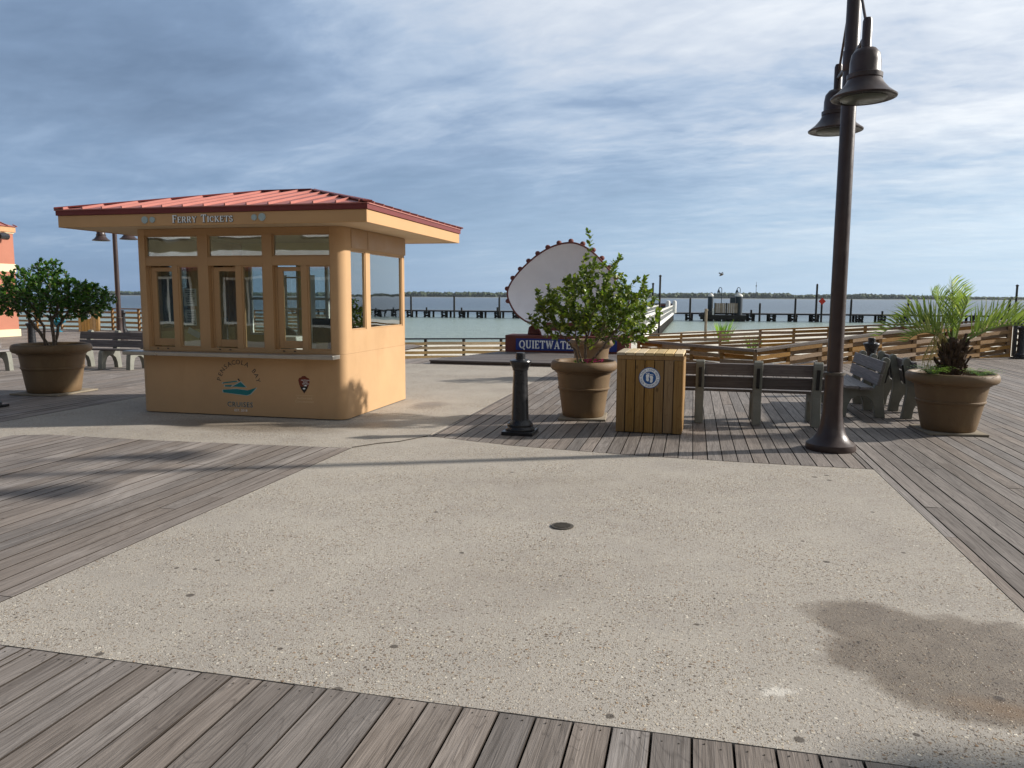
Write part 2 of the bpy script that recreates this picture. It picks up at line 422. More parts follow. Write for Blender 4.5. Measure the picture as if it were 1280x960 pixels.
M['bluesticker'] = simple('blue_sticker', lin('#2a5c9a'), .5, 0, .04, 4, .0002, 60, .4)
M['emblembrown'] = simple('reddish_brown_print', lin('#6e2b16'), .5, 0, .05, 4, .0002, 60, .4)
M['emblemdark'] = simple('near_black_print', lin('#16130f'), .5, 0, .05, 4, .0002, 60, .4)
M['creamprint'] = simple('cream_print', lin('#d9bd94'), .5, 0, .04, 4, .0002, 60, .4)
M['silver'] = simple('silver_disc', lin('#a9bab9'), .4, .3, .08, 30, .001, 60)
M['shellwhite'] = simple('white_shell_paint', lin('#f0f0f5'), .7, 0, .05, 1.2, .004, 8, .3, dirt=lin('#dcd9dc'), dscale=1.2)
M['shellred'] = simple('faded_red_paint', lin('#6d3f38'), .7, 0, .1, 2, .003, 20, .3)
M['orange'] = simple('orange_stucco', lin('#ad7460'), .85, 0, .06, 1, .002, 40, .2)
M['cream'] = simple('cream_stucco', lin('#d9ccaa'), .85, 0, .05, 1, .002, 40, .2)
M['flower'] = simple('magenta_petal', lin('#a31f55'), .6, 0, .2, 30, .0002, 60, .3)
M['redsign'] = simple('red_daymark', lin('#c23420'), .6, 0, .06, 4, .0003, 60, .3)
M['tealtoy'] = simple('teal_plastic', lin('#1d6f86'), .45, 0, .08, 4, .0003, 60, .4)
M['metalgrey'] = simple('grey_iron', lin('#5c554c'), .6, .6, .2, 30, .002, 60)

def bark_mat():
    m, t = newmat('grey_bark')
    v = t.noise(t.coord((9, 9, 2)), 6, 5, .65)
    base = t.mix(t.rng(v, .35, .65), lin('#4c4036'), lin('#8d7f70'))
    t.out(t.bsdf(base=base, rough=.9, normal=t.bump(v, .006), spec=.2)); return m
M['bark'] = bark_mat()
def leaf_mat(name, c1, c2, c3, tr=.3, rough=.42):
    m, t = newmat(name)
    at = t.n('Attribute', attribute_name='rnd').outputs['Fac']
    base = t.ramp(at, [(0, c1), (.55, c2), (1, c3)])
    b = t.bsdf(base=base, rough=rough, spec=.45)
    tl = t.n('BsdfTranslucent', {'Color': t.mix(1.0, base, (1.5, 1.7, .7, 1), 'MULTIPLY')}).outputs[0]
    t.out(t.n('MixShader', {0: tr, 1: b, 2: tl}).outputs[0]); return m
M['leafdark'] = leaf_mat('dark_green_leaf', lin('#26451d'), lin('#3d6324'), lin('#86a34a'), .3, .3)
M['leaflight'] = leaf_mat('olive_green_leaf', lin('#3a4f20'), lin('#66792f'), lin('#a7ab52'))
M['fern'] = leaf_mat('fern_green_leaf', lin('#47652a'), lin('#6b8c36'), lin('#9cb552'), .35)
M['frond'] = leaf_mat('palm_leaflet', lin('#61743f'), lin('#8b9c58'), lin('#c6c48a'), .3)
M['boots'] = simple('palm_trunk_fibre', lin('#55463b'), .95, 0, .45, 14, .012, 30, .1)
M['farleaf'] = leaf_mat('far_shore_tree', lin('#2c3a22'), lin('#3b4a2c'), lin('#4d5a38'), .1, .8)

def glass_mat():
    m, t = newmat('window_glass')
    fr = t.n('Fresnel', {'IOR': 1.55}).outputs[0]
    fac = t.math('MINIMUM', t.math('ADD', t.math('MULTIPLY', fr, 3.1), .0), 1.0)
    tr = t.n('BsdfTransparent', {'Color': (.93, .97, .955, 1)}).outputs[0]
    c = t.coord()
    gl = t.n('BsdfGlossy', {'Color': (.92, .97, 1, 1), 'Roughness': .012, 'Normal': t.bump(t.noise(c, 1.3, 2), .004, .35)}).outputs[0]
    t.out(t.n('MixShader', {0: fac, 1: tr, 2: gl}).outputs[0]); return m
M['glass'] = glass_mat()

def sand_mat():
    m, t = newmat('white_beach_sand')
    c = t.coord()
    a = t.noise(c, .35, 5, .6); b = t.noise(c, 3.5, 5, .65); d = t.noise(c, 40, 3, .6)
    base = t.mix(t.rng(a, .35, .65), lin('#d2cab9'), lin('#e6e0d2'))
    base = t.mix(t.rng(b, .5, .72, 0, .35), base, lin('#b7ab95'))
    z = t.n('SeparateXYZ', {0: t.n('NewGeometry').outputs['Position']}).outputs[2]
    base = t.mix(t.rng(z, -1.50, -1.30, .75, 0), base, lin('#8f8570'))     # wet sand by the water line
    h = t.math('ADD', t.math('MULTIPLY', b, 1.0), t.math('MULTIPLY', d, .15))
    t.out(t.bsdf(base=base, rough=.92, normal=t.bump(h, .05), spec=.2)); return m
M['sand'] = sand_mat()

def water_mat():
    m, t = newmat('bay_water')
    pos = t.n('NewGeometry').outputs['Position']
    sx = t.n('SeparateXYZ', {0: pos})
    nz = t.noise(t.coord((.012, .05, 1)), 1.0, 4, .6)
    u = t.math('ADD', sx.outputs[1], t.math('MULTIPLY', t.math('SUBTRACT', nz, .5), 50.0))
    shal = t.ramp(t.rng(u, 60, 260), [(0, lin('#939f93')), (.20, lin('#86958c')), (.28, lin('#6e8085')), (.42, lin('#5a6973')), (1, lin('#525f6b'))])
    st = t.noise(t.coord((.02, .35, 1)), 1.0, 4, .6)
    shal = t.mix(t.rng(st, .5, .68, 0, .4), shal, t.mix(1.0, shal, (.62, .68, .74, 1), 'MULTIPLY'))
    w1 = t.noise(t.coord((.55, 1.3, 1)), 1.0, 4, .6, .5); w2 = t.noise(t.coord((3, 5.5, 1)), 1.0, 3, .6)
    h = t.math('ADD', w1, t.math('MULTIPLY', w2, .25))
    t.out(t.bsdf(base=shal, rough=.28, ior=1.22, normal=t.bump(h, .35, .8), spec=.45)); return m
M['water'] = water_mat()
SUN_E, SKY_S, SKY_GAIN, EXPO, HAZE = 4.4, .10, .88, .42, .00004
M['platform'], _ = wood('grey_platform_board', lin('#5a5350'), lin('#77706b'), lin('#3c3736'), 'x', .8, .7, grain=.7)
M['deckedge'] = simple('gap_shade_edge', lin('#3a342f'), .95, 0, .2, 4, .002, 40, .1)  # gap shade painted onto the plank sides and chamfers
M['farground'] = simple('far_shore_ground', lin('#7b8077'), .9, 0, .2, .01, .002, 1)
M['pierscreen'] = simple('brown_grey_screen', lin('#9a8a77'), .8, 0, .2, 2, .002, 20)
M['pilingdark'] = simple('dark_blue_grey_piling', lin('#22303a'), .6, 0, .15, 2, .002, 20)
M['fasciaorange'] = simple('pale_orange_fascia', lin('#c28f66'), .7)
M['shopwall'] = simple('olive_shop_wall', lin('#6a624b'), .85)
# ------------------------------------------------------------------ setting: terrain, water, deck, concrete
def shore(v):
    pts = [(-400, 40), (-60, 46), (-40, 47), (-15, 48), (-5, 60), (0, 74), (10, 84), (20, 93), (45, 100), (400, 110)]
    for (a, b), (c, d) in zip(pts, pts[1:]):
        if v <= c: return b + (d-b)*max(0, (v-a)/(c-a))
    return pts[-1][1]
def terrain():
    mb = MB()
    xs = sorted(set([-900, -600, -300, -150] + list(range(-100, 101, 4)) + [150, 300, 600, 900]))
    ys = sorted(set([-500, -200, -80, -30] + list(range(-12, 17, 8)) + [x*1.5 for x in range(11, 80)] + [150, 220, 400]))
    rr = random.Random(3)
    vs = []
    for y in ys:
        for x in xs:
            d = shore(x) - y
            z = -1.5 + min(d*.032, .95) if d > 0 else max(-1.5 + d*.03, -5)
            z += (rr.random()-.5)*.07
            vs.append((x, y, min(z, -.45)))
    n = len(xs); fs = []
    for j in range(len(ys)-1):
        for i in range(n-1): fs.append((j*n+i, j*n+i+1, (j+1)*n+i+1, (j+1)*n+i))
    mb.add(vs, fs)
    return struct(mb.build('beach', M['sand'], smooth=60))
terrain()
mb = MB(); mb.add([(-6000, 36, -1.5), (6000, 36, -1.5), (6000, 2700, -1.5), (-6000, 2700, -1.5)], [(0,1,2,3)])
struct(mb.build('water', M['water']))

# concrete: walk in front of the camera and the pad round the kiosk
def back(v):
    p = [(-3.6, 8.45), (-3.02, 8.44), (-1.92, 8.13), (-.49, 7.93), (.6, 7.88), (1.78, 7.87)]
    for (a, b), (c, d) in zip(p, p[1:]):
        if v <= c: return b + (d-b)*max(0, (v-a)/(c-a))
    return p[-1][1]
def padfront(v):
    p = [(-7.75, 7.25), (-7.4, 7.38), (-6.07, 7.38), (-4.6, 7.47), (-3.58, 7.55)]
    for (a, b), (c, d) in zip(p, p[1:]):
        if v <= c: return b + (d-b)*max(0, (v-a)/(c-a))
    return p[-1][1]
E_ = .006
C1L, C1R, C1F = -3.58, 1.76, 2.79
outline = [(C1L, C1F), (C1R, C1F)] + [(v, back(v)) for v in (1.76, 1.2, .6, 0, -.49, -1.2, -1.92, -2.5, -3.02)] + \
          [(-3.0, 17.6), (-8.7, 17.6), (-8.7, -6), (-7.76, -6), (-7.76, 7.22)] + [(v, padfront(v)) for v in (-7.4, -6.07, -4.6, -3.58)]
outline = [(round(a, 3), round(b, 3)) for a, b in outline]
mb = MB(); mb.prism(outline, -.2, -.001, 'z')
conc = struct(mb.build('concrete_paving', M['concrete']))
# joint between walk and pad
mb = MB(); mb.tube([(-3.58, 7.56, .0045), (-3.4, 7.85, .0045), (-3.22, 8.0, .0045), (-3.02, 8.43, .0045)], .006, 4)
M['joint'] = simple('dark_joint', lin('#4a443c'), .9)
struct(mb.build('paving_joint', M['joint']))

def deck_end(v):
    p = [(-40, 31.5), (-27, 30.6), (-13, 29.0), (-8.71, 24), (-8.7, 17.62), (-5.3, 21.0), (-5.2, 22.8), (-1.62, 22.8), (-1.6, 18.7), (1.5, 19.0), (4.8, 21.45), (8.95, 24.6), (20, 25.4)]
    for (a, b), (c, d) in zip(p, p[1:]):
        if v <= c: return b + (d-b)*max(0, (v-a)/(c-a))
    return p[-1][1]
def planks():
    mb = MB(); mb.keepn = True
    pitch, gap = .15, .0075
    rr = random.Random(11)
    k0, k1 = int(-36/pitch), int(17/pitch)
    for k in range(k0, k1):
      c0 = k*pitch + .05; c1 = c0 + pitch
      cuts = [c0] + [b for b in (-8.70, -7.76, C1L, -3.0, C1R) if c0 < b < c1] + [c1]
      for vl, vr in zip(cuts, cuts[1:]):
        vr -= gap; vm = (vl+vr)/2
        if vr - vl < .012: continue
        if vl in (C1R, -3.0): vl += .002
        iv = []                                # (start_l, start_r, end_l, end_r)
        e = (deck_end(vl), deck_end(vr))
        if vm < -8.70: iv = [((-6, -6), e)]
        elif vm < -7.76: iv = []
        elif vm < C1L: iv = [((-6, -6), (padfront(vl)-E_, padfront(vr)-E_))]
        elif vm < -3.0: iv = [((-6, -6), (C1F-.008, C1F-.008))]
        elif vm < C1R: iv = [((-6, -6), (C1F-.008, C1F-.008)), ((back(vl)+E_, back(vr)+E_), e)]
        else: iv = [((-6, -6), e)]
        if -8.7 < vm < -3.0: iv.append(((17.62, 17.62), e))
        for (s, en) in iv:
            if en[0]-s[0] < .1: continue
            cur = s; 
            while cur[0] < en[0] - .02:
                L = rr.uniform(2.4, 4.9)
                nx = (cur[0]+L, cur[0]+L)
                last = nx[0] > en[0]-.7
                if last: nx = en
                g = 0 if last else .003
                z = rr.uniform(-.0015, .0015); tl = rr.uniform(-.0012, .0012)
                mb.c = rr.random()
                b = .0018
                vs = [(vl, cur[0], -.04), (vr, cur[1], -.04), (vr, nx[1]-g, -.04), (vl, nx[0]-g, -.04),
                      (vl, cur[0], z-.003), (vr, cur[1], z-.003), (vr, nx[1]-g, z-.003), (vl, nx[0]-g, z-.003),
                      (vl+b, cur[0]+b, z+tl), (vr-b, cur[1]+b, z-tl), (vr-b, nx[1]-g-b, z-tl), (vl+b, nx[0]-g-b, z+tl)]
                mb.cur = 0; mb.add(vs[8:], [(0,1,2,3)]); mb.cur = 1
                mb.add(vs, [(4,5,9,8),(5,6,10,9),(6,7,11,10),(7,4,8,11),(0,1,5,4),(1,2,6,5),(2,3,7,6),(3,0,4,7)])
                cur = nx
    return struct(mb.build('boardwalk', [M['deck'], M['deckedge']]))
planks()
# nail heads at the board ends by the concrete
mb = MB()
rr = random.Random(5)
for k in range(int(-6/.15), int(3/.15)):
    for dx in (.04, .105):
        for u in ((C1F-.05,) if C1L < k*.15+.05 < C1R else ()):
            mb.lathe([(.0032, 0), (.0032, .0028)], 6, (k*.15+.05+dx+rr.uniform(-.006,.006), u+rr.uniform(-.012,.012), 0))
        if -3.0 < k*.15+.05 < C1R:
            mb.lathe([(.0032, 0), (.0032, .0028)], 6, (k*.15+.05+dx, back(k*.15+.1)+.06, 0))
o = mb.build('nail_head', M['metalgrey']); o['kind'] = 'stuff'
# joists below (seen only as darkness through the gaps)
mb = MB()
for u in range(-6, 31, 1):
    if u < 18: mb.box((-36, u, -.30), (-8.8, u+.08, -.045)); mb.box((2.0, u, -.30), (17, u+.08, -.045))
M['joist'] = simple('joist_timber', lin('#4a4038'), .9)
struct(mb.build('deck_framing', M['joist']))

# drain cover
t = thing('drain_cover', (-.87, 5.29, .003), 'small round iron drain cover set in the speckled concrete', 'drain cover')
mb = MB(); mb.lathe([(.082, 0), (.082, .004), (.066, .006)], 24); mb.build('rim', M['metalgrey'], t)
mb = MB()
for i in range(-3, 4):
    w = math.sqrt(max(0, .06**2-(i*.018)**2)); mb.box((-w, i*.018-.005, .0065), (w, i*.018+.005, .0095))
mb.build('grate', M['joint'], t)

# ------------------------------------------------------------------ kiosk
KO = (-6.02, 10.35, 0)
kiosk = thing('ticket_kiosk', KO, 'tan ferry ticket kiosk with red standing-seam hip roof and three sliding windows', 'ticket booth')
L, RR, F, B = -7.58, -4.45, 9.20, 11.50
def K(mb, name, mats, parent=None, **kw): return mb.build(name, mats, parent or kiosk, off=KO, **kw)
def rounded(l, r, f, b, rad):
    o = []
    for cx, cy, a0 in ((r-rad, b-rad, 0), (l+rad, b-rad, 90), (l+rad, f+rad, 180), (r-rad, f+rad, 270)):
        for i in range(7):
            a = R(a0 + 15*i); o.append((cx+rad*math.cos(a), cy+rad*math.sin(a)))
    return o
mb = MB()
# lower wall ring
ro = rounded(L, RR, F, B, .13); ri = rounded(L+.1, RR-.1, F+.1, B-.1, .05)
n = len(ro)
vs = [(a, b, 0.012) for a, b in ro] + [(a, b, .88) for a, b in ro] + [(a, b, .88) for a, b in ri] + [(a, b, 0.012) for a, b in ri]
fs = []
for i in range(n):
    j = (i+1) % n
    for q in range(3): fs.append((q*n+i, q*n+j, (q+1)*n+j, (q+1)*n+i))
mb.add(vs, fs)
# upper wall: rounded corner posts and the right, left and back walls round their openings
def corner(cx, cy, a0, x0, x1, y0, y1, rad=.13):
    pass
Z0, Z1 = .882, 2.55
def post(poly): mb.prism(poly, Z0, Z1, 'z')
arc = lambda cx, cy, a0, a1, rad=.13: [(cx+rad*math.cos(R(a0+(a1-a0)*i/8)), cy+rad*math.sin(R(a0+(a1-a0)*i/8))) for i in range(9)]
post(arc(RR-.13, F+.13, 270, 360) + [(RR, F+.26), (RR-.17, F+.26), (RR-.17, F)])
post([(L+.17, F)] + [(L+.17, F+.26), (L, F+.26)] + arc(L+.13, F+.13, 180, 270))
WZ0, WZ1 = 1.19, 2.26
def side(x0, x1):
    mb.box((x0, F+.262, Z0), (x1, B-.13, WZ0)); mb.box((x0, F+.262, WZ1), (x1, B-.13, Z1))
    for a, b in ((9.94, 10.09), (11.31, B-.13)): mb.box((x0, a, WZ0), (x1, b, WZ1))
side(RR-.1, RR-.002); 
post(arc(RR-.13, B-.13, 0, 90) + [(RR-.26, B), (RR-.26, B-.1), (RR-.1, B-.128), (RR-.002, B-.128)])
# left wall
mb.box((L+.002, F+.262, Z0), (L+.1, B-.13, 1.15)); mb.box((L+.002, F+.262, WZ1), (L+.1, B-.13, Z1))
for a, b in ((F+.262, 9.6), (10.35, 10.5), (11.25, B-.13)): mb.box((L+.002, a, 1.15), (L+.1, b, WZ1))
post(arc(L+.13, B-.13, 90, 180) + [(L+.002, B-.128), (L+.1, B-.128), (L+.26, B-.1), (L+.26, B)])
# back wall
mb.box((L+.26, B-.1, Z0), (RR-.26, B-.002, 1.0)); mb.box((L+.26, B-.1, 2.2), (RR-.26, B-.002, Z1))
for a, b in ((L+.26, -7.2), (-6.3, -6.15), (-5.45, RR-.26)): mb.box((a, B-.1, 1.0), (b, B-.002, 2.2))
K(mb, 'wall', M['stucco'], smooth=35)
# panel seams on the right wall, thin raised panels above the windows
mb = MB()
mb.box((RR-.003, F+.28, 2.285), (RR+.006, 10.005, 2.54)); mb.box((RR-.003, 10.017, 2.285), (RR+.006, 11.44, 2.54))
K(mb, 'wall_panel', M['frame'], bevel=.003)
mb = MB(); mb.box((L+.1, F+.1, .012), (RR-.1, B-.1, .03)); K(mb, 'floor', M['joint'])
mb = MB(); mb.box((L+.1, F+.12, 2.50), (RR-.1, B-.1, 2.545)); K(mb, 'ceiling', M['soffit'])
mb = MB()
mb.box((L+.102, B-.103, .03), (RR-.102, B-.1002, 1.0)); mb.box((L+.1002, F+.3, .03), (L+.1032, B-.11, 1.13))
mb.box((L+.27, B-.103, 2.2), (RR-.27, B-.1002, 2.5)); 
for a, b in ((L+.26, -7.2), (-6.3, -6.15), (-5.45, RR-.26)): mb.box((a+.003, B-.103, 1.0), (b-.003, B-.1002, 2.2))
mb.box((RR-.1032, F+.3, .03), (RR-.1002, B-.11, WZ0-.01)); mb.box((RR-.1032, F+.3, WZ1+.01), (RR-.1002, B-.11, 2.5))
K(mb, 'inner_lining', M['inside'])
# counter
mb = MB(); mb.box((-7.68, 8.985, .825), (-4.50, 9.198, .878)); K(mb, 'counter', M['steel'], bevel=.006)
mb = MB(); mb.box((-4.52, 8.97, .822), (-4.488, 9.0, .880)); 
# front window bays
bays = [(-7.41, -6.58), (-6.43, -5.60), (-5.46, -4.62)]
mb = MB()
FZ = F+.004
for a, b in ((bays[0][1], bays[1][0]), (bays[1][1], bays[2][0])): mb.box((a+.001, FZ, Z0), (b-.001, F+.13, 2.50))
mb.box((L+.172, F+.002, 2.462), (RR-.172, F+.12, 2.549))
mb.box((L+.172, F+.006, 2.04), (bays[0][0]-.001, F+.11, 2.46)); 
for a, b in bays:
    mb.box((a, FZ+.002, 2.05), (b, F+.11, 2.165))
    mb.box((a, FZ+.002, Z0), (b, F+.11, .93))
K(mb, 'front_frame', M['frame'], bevel=.004)
for i, (a, b) in enumerate(bays):
    w = b-a; m0 = a+.41; m1 = a+.50
    mb = MB()      # surround of the bay: transom bead, mullion
    z0, z1 = 2.165, 2.462
    for q in ((a, z0, a+.02, z1), (b-.02, z0, b, z1), (a+.02, z0, b-.02, z0+.018), (a+.02, z1-.018, b-.02, z1)):
        mb.box((q[0], F+.022, q[1]), (q[2], F+.06, q[3]))
    mb.box((m0, FZ+.004, .93), (m1, F+.10, 2.05))
    for q in ((m1, .93, m1+.02, 2.05), (b-.022, .93, b, 2.05), (m1+.02, .93, b-.022, .95), (m1+.02, 2.03, b-.022, 2.05)):
        mb.box((q[0], F+.018, q[1]), (q[2], F+.06, q[3]))
    mb.box((a, F+.07, .93), (a+.03, F+.10, 2.05))
    win = K(mb, 'window', M['frame'], bevel=.003)
    mb = MB(); mb.box((a+.018, F+.040, z0+.016), (b-.018, F+.044, z1-.016)); K(mb, 'transom_pane', M['glass'], win)
    mb = MB(); mb.box((m1+.018, F+.040, .948), (b-.02, F+.044, 2.032)); K(mb, 'pane', M['glass'], win)
    mb = MB()      # sliding sash standing back in its opening
    s0, s1 = a+.035, m0+.03
    mb.box((s0, F+.068, .945), (s0+.082, F+.098, 2.03)); mb.box((s1-.03, F+.104, .945), (s1, F+.125, 2.03))
    mb.box((s0+.082, F+.068, .945), (m0-.002, F+.098, 1.045)); mb.box((s0+.082, F+.068, 1.975), (m0-.002, F+.098, 2.03))
    K(mb, 'sash', M['frame'], win, bevel=.003)
    mb = MB(); mb.box((s0+.08, F+.082, 1.043), (m0, F+.086, 1.977)); K(mb, 'sash_pane', M['glass'], win)
    mb = MB()
    for dx in (.14, .30):
        mb.prism([(a+dx-.014, .905), (a+dx+.014, .905), (a+dx+.014, .918), (a+dx-.014, .918)], FZ-.003, FZ+.004, 'y')
    K(mb, 'weep_slot', M['emblemdark'], win)
# side windows
def sidewin(x, y0, y1, z0, z1, out):
    mb = MB(); s = 1 if out > 0 else -1
    for q in ((y0, z0, y0+.02, z1), (y1-.02, z0, y1, z1), (y0+.02, z0, y1-.02, z0+.02), (y0+.02, z1-.02, y1-.02, z1)):
        mb.box((x-.05*s, q[0], q[1]), (x-.012*s, q[2], q[3]))
    w = K(mb, 'side_window', M['frame'], bevel=.002)
    mb = MB(); mb.box((x-.034*s, y0+.018, z0+.018), (x-.03*s, y1-.018, z1-.018)); K(mb, 'pane', M['glass'], w)
sidewin(RR, F+.262, 9.94, WZ0, WZ1, 1); sidewin(RR, 10.09, 11.31, WZ0, WZ1, 1)
sidewin(L, 9.6, 10.35, 1.15, WZ1, -1); sidewin(L, 10.5, 11.25, 1.15, WZ1, -1)
for a, b in ((-7.2, -6.3), (-6.15, -5.45)):
    mb = MB()
    for q in ((a, 1.0, a+.03, 2.2), (b-.03, 1.0, b, 2.2), (a+.03, 1.0, b-.03, 1.03), (a+.03, 2.17, b-.03, 2.2), ((a+b)/2-.02, 1.03, (a+b)/2+.02, 2.17), (a+.03, 1.58, (a+b)/2-.02, 1.62), ((a+b)/2+.02, 1.58, b-.03, 1.62)):
        mb.box((q[0], B-.11, q[1]), (q[2], B-.04, q[3]))
    w = K(mb, 'rear_window', M['whitepaint'])
    mb = MB(); mb.box((a+.028, B-.075, 1.028), (b-.028, B-.071, 2.172)); K(mb, 'pane', M['glass'], w)
# papers stuck to the panes
mb = MB()
def sheet(cx, cz, w, h, rot, y):
    c, s_ = math.cos(rot), math.sin(rot)
    mb.prism([(cx+p*w/2*c-q*h/2*s_, cz+p*w/2*s_+q*h/2*c) for p, q in ((-1,-1),(1,-1),(1,1),(-1,1))], y, y+.002, 'y')
sheet(-6.72, 1.13, .20, .085, R(-24), F+.048)
K(mb, 'paper_strip', M['paper'])
mb = MB(); sheet(-6.76, 1.62, .20, .24, 0, F+.050); sheet(-6.76, 1.34, .17, .22, R(2), F+.050)
n_ = K(mb, 'window_notice', M['paper'])
mb = MB()
rr = random.Random(2)
for (cz, hh) in ((1.62, .20), (1.34, .18)):
    for i in range(8):
        z = cz+hh/2-.01-i*hh/8; w = rr.uniform(.08, .15)
        mb.box((-6.76-w/2, F+.0485, z-.006), (-6.76+w/2, F+.0495, z+.004))
K(mb, 'printed_line', M['letterdark'], n_)

# roof
EL, ER, EF, EB = -8.36, -3.885, 8.73, 12.50
mb = MB()
mb.box((EL+.03, EF+.03, 2.552), (ER-.03, EB-.03, 2.575)); K(mb, 'soffit', M['soffit'])
mb = MB()
for q in ((EL, EF, ER, EF+.03), (EL, EB-.03, ER, EB), (EL, EF+.03, EL+.03, EB-.03), (ER-.03, EF+.03, ER, EB-.03)):
    mb.box((q[0], q[1], 2.545), (q[2], q[3], 2.70))
K(mb, 'fascia', M['fascia'], bevel=.004)
mb = MB()
o = .018
for q in ((EL-o, EF-o, ER+o, EF+.03), (EL-o, EB-.03, ER+o, EB+o), (EL-o, EF+.03, EL+.03, EB-.03), (ER-.03, EF+.03, ER+o, EB-.03)):
    mb.box((q[0], q[1], 2.702), (q[2], q[3], 2.775))
K(mb, 'drip_edge', M['redtrim'], bevel=.003)
RY, RX0, RX1, RZ, EZ = 10.615, -6.45, -5.58, 3.195, 2.765
P = [(EL-.03, EF-.03, EZ), (ER+.03, EF-.03, EZ), (ER+.03, EB+.03, EZ), (EL-.03, EB+.03, EZ), (RX0, RY, RZ), (RX1, RY, RZ)]
mb = MB(); mb.add(P + [(a, b, c+.014) for a, b, c in P], [(0,1,5,4),(1,2,5),(2,3,4,5),(3,0,4),(6,7,11,10),(7,8,11),(8,9,10,11),(9,6,10),(0,1,7,6),(1,2,8,7),(2,3,9,8),(3,0,6,9)])
roof = K(mb, 'roof', M['redroof'])
mb = MB()
def plane_z(p, which):
    x, y = p
    if which in 'fb':
        d = (y-(EF-.03)) if which == 'f' else ((EB+.03)-y)
        return EZ + .014 + (RZ-EZ)*d/(RY-(EF-.03))
    d = ((ER+.03)-x)/((ER+.03)-RX1) if which == 'r' else (x-(EL-.03))/(RX0-(EL-.03))
    return EZ + .014 + (RZ-EZ)*d
x = EL + .12
while x < ER:
    if x < RX0: yt = (EF-.03) + (RY-(EF-.03))*(x-(EL-.03))/(RX0-(EL-.03))
    elif x > RX1: yt = (EF-.03) + (RY-(EF-.03))*((ER+.03)-x)/((ER+.03)-RX1)
    else: yt = RY
    for w, ye in (('f', EF-.035), ('b', EB+.035)):
        ytt = yt if w == 'f' else 2*RY-yt
        if abs(ytt-ye) > .12: mb.bar((x, ye, plane_z((x, ye), w)+.014), (x, ytt, plane_z((x, ytt), w)+.014), .016, .030)
    x += .305
y = EF + .15
while y < EB:
    k = 1-abs(y-RY)/(RY-(EF-.03))
    for w, xe, xr in (('r', ER+.035, RX1), ('l', EL-.035, RX0)):
        xt = xe + (xr-xe)*k
        if abs(xt-xe) > .12: mb.bar((xe, y, plane_z((xe, y), w)+.014), (xt, y, plane_z((xt, y), w)+.014), .016, .030)
    y += .305
K(mb, 'standing_seam', M['redroof'], roof)
mb = MB()
for a, b in ((0, 4), (1, 5), (2, 5), (3, 4), (4, 5)):
    p = Vector(P[a])+Vector((0,0,.03)); q = Vector(P[b])+Vector((0,0,.03))
    mb.bar(p, q, .12, .022)
K(mb, 'ridge_cap', M['redtrim'], roof, bevel=.004)
# lettering on the fascia
FY = EF - .004
mb = MB(); serif(mb, 'FERRY TICKETS', .094, -6.585, 2.578, FY, width=.875, fat=.045)
K(mb, 'letter_shadow', M['letterdark'])
mb = MB(); serif(mb, 'FERRY TICKETS', .094, -6.588, 2.580, FY-.004, width=.875)
K(mb, 'fascia_lettering', M['letterwhite'])
for cx, cz, r in ((-7.0, 2.622, .046), (-6.885, 2.622, .038), (-5.405, 2.626, .038), (-5.295, 2.628, .048)):
    mb = MB(); mb.prism([(cx+r*math.cos(2*PI*i/20), cz+r*math.sin(2*PI*i/20)) for i in range(20)], FY-.012, FY+.003, 'y')
    for i in range(5):
        a = PI/2+2*PI*i/5
        mb.sphere((cx+r*.45*math.cos(a), FY-.012, cz+r*.45*math.sin(a)), r*.22, 6, 4, (1, .3, 1))
    K(mb, 'sand_dollar', M['silver'], bevel=.003)
# marks on the front wall
WY = F - .0025
cx = -6.02
mb = MB(); arc_text(mb, 'PENSACOLA BAY', .092, cx, .44, WY, .275, R(168), R(12)); 
put_text(mb, 'CRUISES', .098, cx+.01, .128, WY, 0, 1.12)
o_ = K(mb, 'arched_lettering', M['letterdark'])
def outline_letters(fat, st, size, x, z, y):
    for dx, dz in ((fat,0),(-fat,0),(0,fat),(0,-fat)):
        put_text(mb, st, size, x+dx, z+dz, y + .0004*(1+((dx>0)+2*(dz>0)+3*(dz<0))), 0, 1.12)
mb = MB(); outline_letters(.003, 'CRUISES', .098, cx+.01, .128, WY+.0003)
K(mb, 'lettering_halo', M['silver'])
mb = MB(); put_text(mb, 'EST. 2018', .047, cx+.02, .065, WY, 0, 1.05); K(mb, 'small_lettering', M['letterwhite'])
S = .0005
def shape(pts, dy): return [(cx + (a-365)*.00150, .400 + (360-b)*.00140, 0) for a, b in pts]
hull = [(200, 390), (345, 378), (455, 388), (545, 358), (480, 425), (440, 437), (340, 428), (205, 417)]
roofp = [(200, 330), (205, 318), (345, 296), (352, 306)]
cab = [(296, 356), (345, 330), (385, 308), (440, 358)]
stern = [(222, 358), (222, 345), (300, 340), (282, 358)]
mast = [(352, 278), (366, 274), (382, 294), (370, 300)]
mb = MB()
for p in (hull, roofp, cab, stern): mb.add([(a, WY, b) for a, b, _ in shape(p, 0)], [tuple(range(len(p)))])
boat = K(mb, 'boat_emblem', M['teal'])
mb = MB(); mb.add([(a, WY, b) for a, b, _ in shape(mast, 0)], [tuple(range(4))]); K(mb, 'boat_mast', M['letterdark'], boat)
mb = MB()
for p in (hull, roofp, cab, stern):
    q = shape(p, 0); mx = sum(a for a, _, _ in q)/len(q); mz = sum(b for _, b, _ in q)/len(q)
    n = len(q); out = []
    for i in range(n):
        a = Vector(q[i-1][:2]); b = Vector(q[i][:2]); c = Vector(q[(i+1) % n][:2])
        d = ((b-a).normalized() + (b-c).normalized())
        v_ = Vector((b.x-mx, b.y-mz)).normalized()
        out.append((b.x+v_.x*.014, WY+.001+.0001*len(p), b.y+v_.y*.012))
    mb.add(out, [tuple(range(n))])
K(mb, 'boat_outline', M['silver'], boat)
